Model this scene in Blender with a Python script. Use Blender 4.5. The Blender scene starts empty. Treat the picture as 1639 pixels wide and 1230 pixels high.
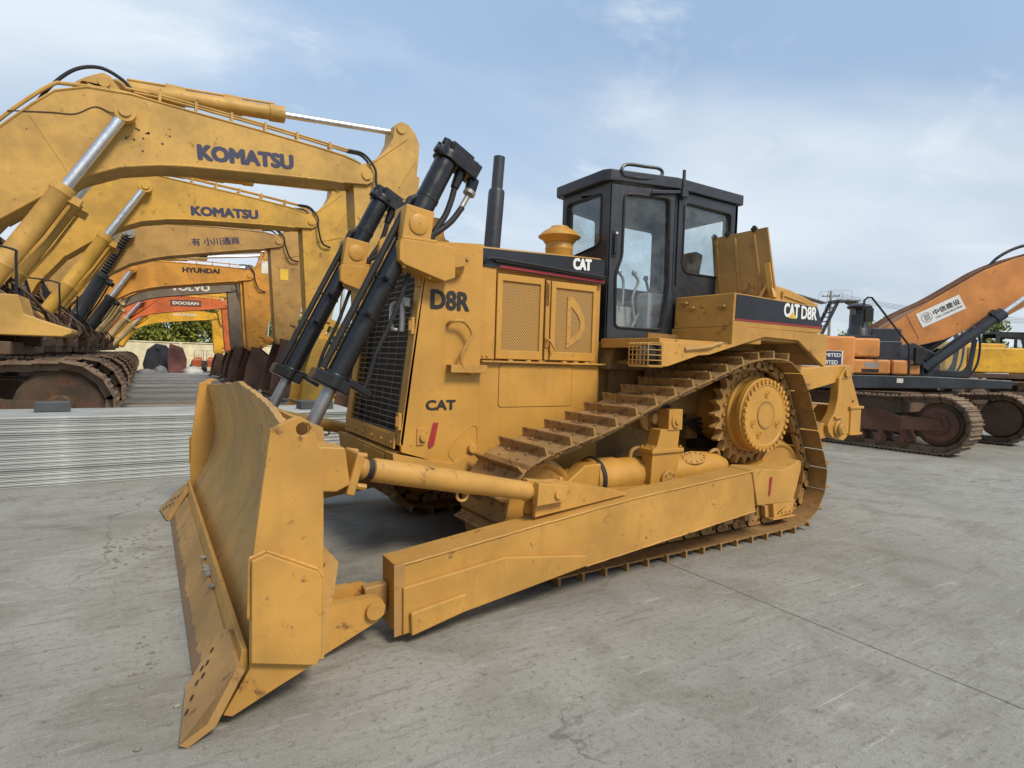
import bpy, bmesh, math, random
from mathutils import Vector, Matrix, geometry
R = math.radians
sc = bpy.context.scene
col = sc.collection

# ------------------------------------------------------------------ camera
cam_d = bpy.data.cameras.new('camera'); cam = bpy.data.objects.new('camera', cam_d); col.objects.link(cam)
cam_d.sensor_width = 36; cam_d.lens = 20.52; cam_d.clip_start = .05; cam_d.clip_end = 2000
YAW, PIT, ROL = R(-122.15), R(-2.37), R(1.75)
dv = Vector((math.cos(PIT)*math.cos(YAW), math.cos(PIT)*math.sin(YAW), math.sin(PIT)))
rv = dv.cross(Vector((0, 0, 1))).normalized(); uv = rv.cross(dv)
r2 = rv*math.cos(ROL)+uv*math.sin(ROL); u2 = -rv*math.sin(ROL)+uv*math.cos(ROL)
cam.matrix_world = Matrix(((r2.x, u2.x, -dv.x, 4.36), (r2.y, u2.y, -dv.y, 4.53), (r2.z, u2.z, -dv.z, 1.56), (0, 0, 0, 1)))
sc.camera = cam

# ------------------------------------------------------------------ world and sun
SUN_AZ, SUN_EL = 100.0, 47.0           # direction towards the sun, degrees from +x towards +y
w = bpy.data.worlds.new('World'); sc.world = w; w.use_nodes = True
nt = w.node_tree; nt.nodes.clear(); N = nt.nodes.new; L = nt.links.new
sky = N('ShaderNodeTexSky'); sky.sky_type = 'NISHITA'; sky.sun_disc = False
sky.sun_elevation = R(SUN_EL); sky.sun_rotation = R(90-SUN_AZ); sky.air_density = 1.0; sky.dust_density = 1.5; sky.ozone_density = 2.0
tc = N('ShaderNodeTexCoord'); sep = N('ShaderNodeSeparateXYZ'); L(tc.outputs['Generated'], sep.inputs[0])
ad = N('ShaderNodeMath'); ad.operation = 'ADD'; ad.inputs[1].default_value = .16; L(sep.outputs['Z'], ad.inputs[0])
mx = N('ShaderNodeMath'); mx.operation = 'MAXIMUM'; mx.inputs[1].default_value = .05; L(ad.outputs[0], mx.inputs[0])
vd = N('ShaderNodeVectorMath'); vd.operation = 'DIVIDE'; L(tc.outputs['Generated'], vd.inputs[0])
cb = N('ShaderNodeCombineXYZ'); [L(mx.outputs[0], cb.inputs[i]) for i in range(3)]; L(cb.outputs[0], vd.inputs[1])
mp = N('ShaderNodeMapping'); mp.inputs['Scale'].default_value = (.55, .95, 0.0); mp.inputs['Rotation'].default_value = (0, 0, R(35)); mp.inputs['Location'].default_value = (7.3, 4.2, 0)
L(vd.outputs[0], mp.inputs[0])
def wnoise(scale, det, rough, dist=0.0):
    n = N('ShaderNodeTexNoise'); n.inputs['Scale'].default_value = scale; n.inputs['Detail'].default_value = det
    n.inputs['Roughness'].default_value = rough; n.inputs['Distortion'].default_value = dist; L(mp.outputs[0], n.inputs['Vector']); return n
def ramp(src, p0, p1, c0=(0, 0, 0, 1), c1=(1, 1, 1, 1), N=N, L=L):
    r = N('ShaderNodeValToRGB'); e = r.color_ramp.elements; e[0].position = p0; e[1].position = p1; e[0].color = c0; e[1].color = c1
    r.color_ramp.interpolation = 'EASE'; L(src, r.inputs[0]); return r
n1 = ramp(wnoise(1.0, 7, .52, .3).outputs['Fac'], .38, .70)
n2 = ramp(wnoise(2.6, 9, .6, .5).outputs['Fac'], .56, .74)
n3 = ramp(wnoise(.7, 4, .5).outputs['Fac'], .35, .65, (.90, .91, .93, 1), (1.06, 1.06, 1.05, 1))
def mixrgb(fac, a, b, mode='MIX', N=N, L=L):
    m = N('ShaderNodeMix'); m.data_type = 'RGBA'; m.blend_type = mode
    if hasattr(fac, 'links'): L(fac, m.inputs[0])
    else: m.inputs[0].default_value = fac
    for s, i in ((a, 6), (b, 7)):
        if hasattr(s, 'links'): L(s, m.inputs[i])
        else: m.inputs[i].default_value = (*s[:3], 1)
    return m.outputs[2]
hz = ramp(sep.outputs['Z'], .0, .5, (1, 1, 1, 1), (0, 0, 0, 1))
base = mixrgb(hz.outputs[0], (4.3, 6.0, 8.3), (7.3, 8.1, 8.7))
base = mixrgb(.30, base, sky.outputs[0])
c1 = mixrgb(n1.outputs[0], base, (6.8, 7.6, 8.4))
n2m = N('ShaderNodeMath'); n2m.operation = 'MULTIPLY'; n2m.inputs[1].default_value = .6; L(n2.outputs[0], n2m.inputs[0])
c2 = mixrgb(n2m.outputs[0], c1, (7.7, 8.4, 9.0))
c3 = mixrgb(1.0, c2, n3.outputs[0], 'MULTIPLY')
bg = N('ShaderNodeBackground'); bg.inputs[1].default_value = .091; L(c3, bg.inputs[0])
wo = N('ShaderNodeOutputWorld'); L(bg.outputs[0], wo.inputs[0])
sd = bpy.data.lights.new('sun', 'SUN'); sd.energy = 2.75; sd.angle = R(16); sd.color = (1, .89, .73)
so = bpy.data.objects.new('sun', sd); col.objects.link(so)
sdir = Vector((math.cos(R(SUN_EL))*math.cos(R(SUN_AZ)), math.cos(R(SUN_EL))*math.sin(R(SUN_AZ)), math.sin(R(SUN_EL))))
so.rotation_euler = sdir.to_track_quat('Z', 'Y').to_euler()
sc.view_settings.view_transform = 'Standard'; sc.view_settings.look = 'None'; sc.view_settings.exposure = 0.27; sc.view_settings.gamma = 1

# ------------------------------------------------------------------ materials
class NT:
    def __init__(s, name):
        s.m = bpy.data.materials.new(name); s.m.use_nodes = True; s.t = s.m.node_tree
        s.b = s.t.nodes['Principled BSDF']; s.out = s.t.nodes['Material Output']
        s.tc = s.t.nodes.new('ShaderNodeTexCoord'); s.geo = s.t.nodes.new('ShaderNodeNewGeometry')
    def N(s, k): return s.t.nodes.new(k)
    def L(s, a, b): s.t.links.new(a, b)
    def noise(s, scale, det=4, rough=.6, vec=None, dist=0, world=False):
        n = s.N('ShaderNodeTexNoise'); n.inputs['Scale'].default_value = scale; n.inputs['Detail'].default_value = det
        n.inputs['Roughness'].default_value = rough; n.inputs['Distortion'].default_value = dist
        s.L(vec if vec is not None else (s.geo.outputs['Position'] if world else s.tc.outputs['Object']), n.inputs['Vector']); return n.outputs['Fac']
    def map(s, scale=(1, 1, 1), rot=(0, 0, 0), world=True):
        m = s.N('ShaderNodeMapping'); m.inputs['Scale'].default_value = scale; m.inputs['Rotation'].default_value = rot
        s.L(s.geo.outputs['Position'] if world else s.tc.outputs['Object'], m.inputs[0]); return m.outputs[0]
    def ramp(s, src, p0, p1, c0=(0, 0, 0, 1), c1=(1, 1, 1, 1)): return ramp(src, p0, p1, c0, c1, s.N, s.L).outputs[0]
    def mix(s, f, a, b, mode='MIX'): return mixrgb(f, a, b, mode, s.N, s.L)
    def math(s, op, a, b=None, clamp=False):
        m = s.N('ShaderNodeMath'); m.operation = op; m.use_clamp = clamp
        for i, v in enumerate((a, b)):
            if v is None: continue
            if hasattr(v, 'links'): s.L(v, m.inputs[i])
            else: m.inputs[i].default_value = v
        return m.outputs[0]
    def bump(s, h, strength=.3, dist=.01):
        b = s.N('ShaderNodeBump'); b.inputs['Strength'].default_value = strength; b.inputs['Distance'].default_value = dist
        s.L(h, b.inputs['Height']); s.L(b.outputs[0], s.b.inputs['Normal'])
    def set(s, k, v):
        if hasattr(v, 'links'): s.L(v, s.b.inputs[k])
        else: s.b.inputs[k].default_value = v

def paint(name, c, rough=.5, dust=.35, rust=.0, var=.12, dustc=(.36, .27, .16), metal=0, spec=.4, bump=.12, chips=.0, chipk=.0):
    n = NT(name)
    f1 = n.noise(1.7, 5, .6); f2 = n.noise(14, 6, .65); f3 = n.noise(60, 4, .6)
    dark = tuple(x*(1-var*1.6) for x in c); lite = tuple(min(1, x*(1+var)) for x in c)
    base = n.mix(n.ramp(f1, .3, .7), dark, lite)
    base = n.mix(n.math('MULTIPLY', n.ramp(f2, .52, .75), .35), base, tuple(x*.72 for x in c))
    # dust that has settled on faces turned upwards, and splashes low down
    sepn = n.N('ShaderNodeSeparateXYZ'); n.L(n.geo.outputs['Normal'], sepn.inputs[0])
    up = n.ramp(sepn.outputs['Z'], .35, .95)
    d = n.math('MULTIPLY', n.math('ADD', n.math('MULTIPLY', up, 1.0), .22), n.ramp(f2, .3, .62), True)
    base = n.mix(n.math('MULTIPLY', d, dust), base, dustc)
    # streaks of grime running down
    st = n.noise(1, 5, .6, n.map((9, 9, .9), world=True)); g = n.math('MULTIPLY', n.ramp(st, .55, .8), .30)
    base = n.mix(g, base, tuple(x*.55 for x in c))
    if rust:
        fr = n.noise(5.5, 8, .72); fr2 = n.noise(40, 5, .7)
        rm = n.math('MULTIPLY', n.ramp(fr, .60-.2*rust, .68-.2*rust), n.ramp(fr2, .35, .6))
        rc = n.mix(n.ramp(fr2, .3, .7), (.055, .026, .014), (.17, .075, .035))
        base = n.mix(rm, base, rc)
    if chipk:
        ch = n.math('MULTIPLY', n.ramp(n.noise(22, 3, .5), .685, .70), n.ramp(f1, .42, .6)); base = n.mix(n.math('MULTIPLY', ch, chipk), base, (.13, .07, .035))
        sc_ = n.math('MULTIPLY', n.ramp(n.noise(1, 3, .5, n.map((70, 5, 5), (.3, .5, .9), world=False)), .70, .73), n.ramp(f2, .5, .6)); base = n.mix(n.math('MULTIPLY', sc_, chipk*.6), base, tuple(min(1, x*1.5+.05) for x in c))
    if 0:
        bev = n.geo.outputs['Pointiness']
        e = n.math('MULTIPLY', n.ramp(bev, .515, .56), n.ramp(f3, .45, .6))
        base = n.mix(n.math('MULTIPLY', e, chips), base, (.10, .05, .03))
    n.set('Base Color', base); n.set('Roughness', n.ramp(f2, .2, .8, (rough-.1,)*3+(1,), (min(1, rough+.18),)*3+(1,)))
    n.set('Metallic', metal); n.set('Specular IOR Level', spec)
    n.bump(n.math('ADD', n.math('MULTIPLY', f2, .6), n.math('MULTIPLY', f3, .25)), bump, .006)
    return n.m

M = {}
M['cat'] = paint('cat_yellow_paint', (.515, .268, .050), .42, .16, 0, .10, dustc=(.38, .23, .07), chipk=.45)
M['cat_worn'] = paint('cat_yellow_paint_worn', (.495, .260, .055), .5, .28, .06, .13, dustc=(.34, .22, .085), bump=.2, chipk=.55)
M['hull'] = paint('shaded_hull_paint', (.27, .15, .038), .6, .5, .25, .25, dustc=(.14, .095, .05), bump=.3)  # yellow darkened to hold the recess shade behind the tracks, plus rust mottling
M['cat_dusty'] = paint('cat_yellow_dusty', (.43, .238, .07), .6, .6, .16, .16, dustc=(.28, .19, .10), bump=.3)
def edge_steel():
    m = paint('worn_cutting_edge', (.43, .238, .07), .6, .5, .12, .16, dustc=(.28, .19, .10), bump=.35); t = m.node_tree
    b = t.nodes['Principled BSDF']; src = b.inputs['Base Color'].links[0].from_socket
    g = t.nodes.new('ShaderNodeNewGeometry'); s = t.nodes.new('ShaderNodeSeparateXYZ'); t.links.new(g.outputs['Position'], s.inputs[0])
    nz = t.nodes.new('ShaderNodeTexNoise'); nz.inputs['Scale'].default_value = 9; nz.inputs['Detail'].default_value = 8; nz.inputs['Roughness'].default_value = .7; t.links.new(g.outputs['Position'], nz.inputs['Vector'])
    a = t.nodes.new('ShaderNodeMath'); a.operation = 'MULTIPLY_ADD'; a.inputs[1].default_value = -.12; t.links.new(nz.outputs['Fac'], a.inputs[0]); t.links.new(s.outputs['Z'], a.inputs[2])
    r = ramp(a.outputs[0], -.050, -.012, (.8, .8, .8, 1), (0, 0, 0, 1), t.nodes.new, t.links.new)
    c = mixrgb(r.outputs[0], src, (.17, .105, .06), 'MIX', t.nodes.new, t.links.new); t.links.new(c, b.inputs['Base Color']); return m
M['edge'] = edge_steel()
def bladeface():
    m = paint('scoured_blade_face', (.47, .262, .07), .5, .2, .03, .12, bump=.2, chipk=.5); t = m.node_tree; b = t.nodes['Principled BSDF']; src = b.inputs['Base Color'].links[0].from_socket
    g = t.nodes.new('ShaderNodeNewGeometry')
    for sc3, rot, p0, p1, col3, k in (((2, 3.2, .9), (.25, 0, 0), .46, .66, (.31, .205, .095), .7), ((4, 16, 2.2), (.5, 0, 0), .60, .72, (.17, .115, .06), .6), ((3, 22, 1.5), (.3, 0, 0), .62, .70, (.50, .33, .13), .4)):
        mp_ = t.nodes.new('ShaderNodeMapping'); mp_.inputs['Scale'].default_value = sc3; mp_.inputs['Rotation'].default_value = rot; t.links.new(g.outputs['Position'], mp_.inputs[0])
        nz = t.nodes.new('ShaderNodeTexNoise'); nz.inputs['Scale'].default_value = 1; nz.inputs['Detail'].default_value = 8; nz.inputs['Roughness'].default_value = .68; nz.inputs['Distortion'].default_value = .5; t.links.new(mp_.outputs[0], nz.inputs['Vector'])
        r = ramp(nz.outputs['Fac'], p0, p1, (0, 0, 0, 1), (k, k, k, 1), t.nodes.new, t.links.new); src = mixrgb(r.outputs[0], src, col3, 'MIX', t.nodes.new, t.links.new)
    t.links.new(src, b.inputs['Base Color']); return m
M['cat_bladeface'] = bladeface()
M['cylblack'] = paint('cylinder_black', (.010, .010, .012), .25, .06, 0, .3, dustc=(.08, .08, .08), spec=.5, bump=.04)
M['shoe'] = paint('track_shoe_steel', (.36, .20, .06), .55, .62, .40, .24, dustc=(.26, .165, .085), bump=.35)
M['black'] = paint('black_paint', (.026, .030, .038), .34, .22, 0, .3, dustc=(.12, .12, .13), spec=.5, bump=.06)
M['band'] = paint('black_decal', (.018, .020, .026), .32, .08, 0, .3, dustc=(.1, .1, .11), bump=.03)
M['rubber'] = paint('black_rubber', (.014, .014, .015), .6, .3, 0, .3, dustc=(.10, .09, .08), bump=.1)
M['dark'] = paint('dark_brown_matt', (.028, .022, .017), .8, .4, 0, .3, dustc=(.08, .06, .04), bump=.2)  # near-black brown for bolt holes, panel gaps, radiator core and rear case
M['chrome'] = paint('chrome_rod', (.78, .78, .78), .30, .0, 0, .04, metal=1, bump=.0)
M['steelrod'] = paint('dull_steel_rod', (.30, .29, .28), .32, .15, 0, .12, metal=.8, dustc=(.3, .28, .25), bump=.02)
M['plast'] = paint('light_grey_plastic', (.42, .42, .41), .6, .1, 0, .1)
M['zinc'] = paint('zinc_steel', (.33, .33, .32), .45, .2, 0, .1, metal=.7, bump=.08)
M['bar'] = paint('grille_bar', (.16, .14, .12), .5, .2, 0, .2, metal=.3)
M['white'] = paint('white_letters', (.78, .78, .76), .45, .1, 0, .05)
M['ink'] = paint('black_letters', (.018, .018, .02), .45, .1, 0, .1)
M['navy'] = paint('navy_letters', (.035, .037, .085), .5, .15, 0, .1)
M['red'] = paint('red_stripe', (.33, .025, .03), .45, .1, 0, .1)
M['gold'] = paint('gold_letters', (.75, .50, .06), .45, .1, 0, .1)
def glass(name, tint=(.8, .86, .86), dirt=.10, rough=.03):
    n = NT(name); nd = n.t
    tr = n.N('ShaderNodeBsdfTransparent'); tr.inputs[0].default_value = (*tint, 1)
    gl = n.N('ShaderNodeBsdfGlossy'); gl.inputs['Roughness'].default_value = rough; gl.inputs[0].default_value = (.9, .95, 1, 1)
    lw = n.N('ShaderNodeLayerWeight'); lw.inputs[0].default_value = .5; fr = n.math('ADD', n.math('MULTIPLY', n.math('POWER', lw.outputs['Facing'], 3.0), .5), .035)
    m1 = n.N('ShaderNodeMixShader'); n.L(fr, m1.inputs[0]); n.L(tr.outputs[0], m1.inputs[1]); n.L(gl.outputs[0], m1.inputs[2])
    df = n.N('ShaderNodeBsdfDiffuse'); df.inputs[0].default_value = (.42, .43, .43, 1)
    m2 = n.N('ShaderNodeMixShader'); f = n.math('MULTIPLY', n.ramp(n.noise(5, 6, .7), .3, .75), dirt); n.L(f, m2.inputs[0])
    n.L(m1.outputs[0], m2.inputs[1]); n.L(df.outputs[0], m2.inputs[2]); n.L(m2.outputs[0], n.out.inputs[0]); return n.m
M['glass'] = glass('cab_glass', (.93, .96, .96), .12)
M['lens'] = glass('lamp_lens', (.7, .7, .7), .5, .1)
def mesh_screen():
    n = NT('perforated_mesh'); v = n.map((1, 1, 1), (0, 0, 0), world=False)
    vo = n.N('ShaderNodeTexVoronoi'); vo.feature = 'F1'; vo.inputs['Scale'].default_value = 62; vo.inputs['Randomness'].default_value = 0.0
    mp_ = n.N('ShaderNodeMapping'); mp_.inputs['Scale'].default_value = (1, .02, 1); mp_.inputs['Rotation'].default_value = (0, R(45), 0)
    n.L(n.tc.outputs['Object'], mp_.inputs[0]); n.L(mp_.outputs[0], vo.inputs['Vector'])
    hole = n.ramp(vo.outputs['Distance'], .34, .42, (0, 0, 0, 1), (1, 1, 1, 1))
    dirt = n.mix(n.ramp(n.noise(4, 5, .6), .35, .7), (.46, .235, .045), (.40, .23, .07))
    n.set('Base Color', n.mix(hole, (.10, .058, .02), dirt)); n.set('Roughness', .6); n.bump(hole, .6, .004); return n.m
M['screen'] = mesh_screen()

# ------------------------------------------------------------------ mesh builder
def frame_from(axis):
    z = Vector(axis).normalized(); a = Vector((0, 0, 1)) if abs(z.z) < .9 else Vector((1, 0, 0))
    x = a.cross(z).normalized(); y = z.cross(x); return x, y, z
class MB:
    def __init__(s): s.v = []; s.f = []; s.T = None; s.mi = []; s.cur = 0
    def add(s, vs, fs):
        o = len(s.v)
        s.v += [(s.T @ Vector(p)) if s.T else Vector(p) for p in vs]
        s.f += [tuple(i+o for i in f) for f in fs]; s.mi += [s.cur]*len(fs); return s
    def box(s, a, b):
        (x0, y0, z0), (x1, y1, z1) = [tuple(map(f, zip(a, b))) for f in (min, max)]
        return s.add([(x0, y0, z0), (x1, y0, z0), (x1, y1, z0), (x0, y1, z0), (x0, y0, z1), (x1, y0, z1), (x1, y1, z1), (x0, y1, z1)],
                     [(0, 3, 2, 1), (4, 5, 6, 7), (0, 1, 5, 4), (1, 2, 6, 5), (2, 3, 7, 6), (3, 0, 4, 7)])
    def bar(s, p0, p1, wx, wy, up=(0, 0, 1)):
        """box beam from p0 to p1, wx across, wy along up"""
        p0, p1 = Vector(p0), Vector(p1); z = (p1-p0).normalized(); u = Vector(up); x = u.cross(z)
        x = x.normalized() if x.length > 1e-5 else Vector((1, 0, 0)); y = z.cross(x)
        vs = [p+x*a*wx/2+y*b*wy/2 for p in (p0, p1) for a, b in ((-1, -1), (1, -1), (1, 1), (-1, 1))]
        return s.add(vs, [(0, 3, 2, 1), (4, 5, 6, 7), (0, 1, 5, 4), (1, 2, 6, 5), (2, 3, 7, 6), (3, 0, 4, 7)])
    def cyl(s, p0, p1, r0, r1=None, n=20, cap=True):
        r1 = r0 if r1 is None else r1; p0, p1 = Vector(p0), Vector(p1); x, y, z = frame_from(p1-p0)
        vs = [p+(x*math.cos(2*math.pi*i/n)+y*math.sin(2*math.pi*i/n))*r for p, r in ((p0, r0), (p1, r1)) for i in range(n)]
        fs = [(i, (i+1) % n, n+(i+1) % n, n+i) for i in range(n)]
        if cap: fs += [tuple(range(n))[::-1], tuple(range(n, 2*n))]
        return s.add(vs, fs)
    def rev(s, p0, axis, prof, n=24, a0=0, a1=2*math.pi):
        """prof: list of (along, radius)"""
        p0 = Vector(p0); x, y, z = frame_from(axis); full = abs(a1-a0-2*math.pi) < 1e-6; m = n if full else n+1
        vs = [p0+z*h+(x*math.cos(a0+(a1-a0)*i/n)+y*math.sin(a0+(a1-a0)*i/n))*r for h, r in prof for i in range(m)]
        fs = []
        for k in range(len(prof)-1):
            for i in range(n):
                j = (i+1) % m; fs.append((k*m+i, k*m+j, (k+1)*m+j, (k+1)*m+i))
        if full:
            if prof[0][1] > 1e-4: fs.append(tuple(range(m))[::-1])
            if prof[-1][1] > 1e-4: fs.append(tuple(range((len(prof)-1)*m, len(prof)*m)))
        return s.add(vs, fs)
    def tube(s, pts, r, n=8, closed=False):
        pts = [Vector(p) for p in pts]; m = len(pts); rings = []
        t0 = (pts[1]-pts[0]).normalized(); x, y, z = frame_from(t0); pu = x
        for i, p in enumerate(pts):
            if closed: t = (pts[(i+1) % m]-pts[i-1]).normalized()
            else: t = (pts[min(i+1, m-1)]-pts[max(i-1, 0)]).normalized()
            pu = (pu-t*pu.dot(t)); pu = pu.normalized() if pu.length > 1e-6 else frame_from(t)[0]
            yy = t.cross(pu); rr = r[i] if isinstance(r, (list, tuple)) else r
            rings.append([p+(pu*math.cos(2*math.pi*k/n)+yy*math.sin(2*math.pi*k/n))*rr for k in range(n)])
        vs = [q for g in rings for q in g]; fs = []
        for i in range(m if closed else m-1):
            j = (i+1) % m
            for k in range(n): fs.append((i*n+k, i*n+(k+1) % n, j*n+(k+1) % n, j*n+k))
        if not closed: fs += [tuple(range(n))[::-1], tuple(range((m-1)*n, m*n))]
        return s.add(vs, fs)
    def plate(s, outer, holes, O, U, V, t):
        """flat plate: outline(s) in (u,v), origin O, axes U,V, extruded by vector t"""
        O, U, V, t = Vector(O), Vector(U), Vector(V), Vector(t)
        loops = [list(outer)]+[list(h) for h in holes]
        flat = [p for l in loops for p in l]
        tris = geometry.tessellate_polygon([[Vector((a, b, 0)) for a, b in l] for l in loops])
        A = [O+U*a+V*b for a, b in flat]; nn = len(A)
        fs = []
        if not holes:
            k = len(outer); fs += [tuple(range(k)), tuple(range(2*k-1, k-1, -1))]
        else:
            fs += [tuple(tr) for tr in tris]+[tuple(i+nn for i in tr[::-1]) for tr in tris]
        o = 0
        for l in loops:
            k = len(l)
            for i in range(k): fs.append((o+i, o+(i+1) % k, nn+o+(i+1) % k, nn+o+i))
            o += k
        return s.add(A+[p+t for p in A], fs)
    def prism(s, prof, y0, y1, holes=()):
        """profile in (x,z) extruded in y"""
        return s.plate(prof, holes, (0, y0, 0), (1, 0, 0), (0, 0, 1), (0, y1-y0, 0))
    def dome(s, p, axis, r, h, n=16, k=5):
        return s.rev(p, axis, [(h*math.sin(math.pi/2*i/k), r*math.cos(math.pi/2*i/k)) for i in range(k)]+[(h, .0001)], n)
    def bolts(s, pts, axis, r=.012, h=.012):
        for p in pts: s.cyl(p, Vector(p)+Vector(axis)*h, r, n=6)
        return s
    def build(s, name, mat, parent=None, bevel=0, seg=2, smooth=True, ang=32, recalc=True):
        me = bpy.data.meshes.new(name); me.from_pydata([tuple(v) for v in s.v], [], s.f)
        mats = mat if isinstance(mat, (list, tuple)) else [mat]
        for m_ in mats: me.materials.append(m_ if not isinstance(m_, str) else M[m_])
        if len(mats) > 1: me.polygons.foreach_set('material_index', s.mi)
        if recalc:
            b = bmesh.new(); b.from_mesh(me); bmesh.ops.remove_doubles(b, verts=b.verts, dist=1e-5); bmesh.ops.recalc_face_normals(b, faces=b.faces); b.to_mesh(me); b.free()
        if smooth:
            me.polygons.foreach_set('use_smooth', [True]*len(me.polygons)); me.set_sharp_from_angle(angle=R(ang))
        o = bpy.data.objects.new(name, me); col.objects.link(o)
        if parent: o.parent = parent
        if bevel:
            md = o.modifiers.new('bevel', 'BEVEL'); md.width = bevel; md.segments = seg; md.limit_method = 'ANGLE'; md.angle_limit = R(38); md.harden_normals = True
        return o
def empty(name, loc=(0, 0, 0), rz=0, label=None, cat=None, group=None):
    o = bpy.data.objects.new(name, None); col.objects.link(o); o.location = loc; o.rotation_euler = (0, 0, rz); o.empty_display_size = .2
    return tag(o, label, cat, group)
def tag(o, label=None, cat=None, group=None, kind=None):
    for k, v in (('label', label), ('category', cat), ('group', group), ('kind', kind)):
        if v: o[k] = v
    return o
def rnd(poly, r, n=4):
    """round the corners of a polygon"""
    out = []; m = len(poly)
    for i in range(m):
        p0, p, p1 = Vector(poly[i-1]), Vector(poly[i]), Vector(poly[(i+1) % m])
        a, b = (p0-p), (p1-p); k = min(r, a.length*.45, b.length*.45); A = p+a.normalized()*k; B = p+b.normalized()*k
        for j in range(n+1):
            t = j/n; q = A*(1-t)**2+p*2*t*(1-t)+B*t*t; out.append((q.x, q.y))
    return out
def circ(cx, cz, r, n=16, a0=0): return [(cx+r*math.cos(a0+2*math.pi*i/n), cz+r*math.sin(a0+2*math.pi*i/n)) for i in range(n)]
def spline(pts, n=6):
    """Catmull-Rom through 3D points"""
    P = [Vector(p) for p in pts]; P = [P[0]*2-P[1]]+P+[P[-1]*2-P[-2]]; out = []
    for i in range(1, len(P)-2):
        for j in range(n):
            t = j/n; a, b, c, d = P[i-1:i+3]
            out.append(.5*((2*b)+(c-a)*t+(2*a-5*b+4*c-d)*t*t+(3*b-a-3*c+d)*t**3))
    return out+[P[-2]]
FONTS = {}
def text(name, body, O, U, V, size, mat, parent=None, width=None, depth=.002, bold=0, mode='font', shear=0):
    """lettering as a mesh: baseline origin O, reading direction U, up V; size = cap height"""
    cu = bpy.data.curves.new(name, 'FONT'); cu.body = body; cu.size = 1; cu.offset = 0; cu.shear = shear; cu.extrude = 0; cu.resolution_u = 3
    if FONTS.get(mode): cu.font = FONTS[mode]
    to = bpy.data.objects.new(name+'_tmp', cu); col.objects.link(to)
    dg = bpy.context.evaluated_depsgraph_get(); dg.update(); me = bpy.data.meshes.new_from_object(to.evaluated_get(dg))
    bpy.data.objects.remove(to)
    xs = [v.co.x for v in me.vertices]; ys = [v.co.y for v in me.vertices]
    if not xs: return None
    x0, x1, y0, y1 = min(xs), max(xs), min(ys), max(ys); ky = size/(y1-y0); kx = (width/(x1-x0)) if width else ky
    U, V, O = Vector(U).normalized(), Vector(V).normalized(), Vector(O); n = U.cross(V)
    for v in me.vertices: v.co = O+U*(v.co.x-x0)*kx+V*(v.co.y-y0)*ky+n*depth
    if bold:
        nv = len(me.vertices); co = [v.co.copy() for v in me.vertices]; fc = [tuple(q.vertices) for q in me.polygons]; k = bold*size*2.3; vs_ = []; fs_ = []
        for i, (ax_, ay_) in enumerate(((0, 0), (1, 0), (-1, 0), (0, .8), (0, -.8), (.7, .6), (-.7, .6), (.7, -.6), (-.7, -.6))):
            vs_ += [c+U*ax_*k+V*ay_*k+n*.00012*i for c in co]; fs_ += [tuple(j+nv*i for j in q) for q in fc]
        me = bpy.data.meshes.new(name); me.from_pydata([tuple(v) for v in vs_], [], fs_)
    me.materials.clear(); me.materials.append(M[mat])
    o = bpy.data.objects.new(name, me); col.objects.link(o)
    if parent: o.parent = parent
    return o
YU = (-1, 0, 0); UP = (0, 0, 1)
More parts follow.
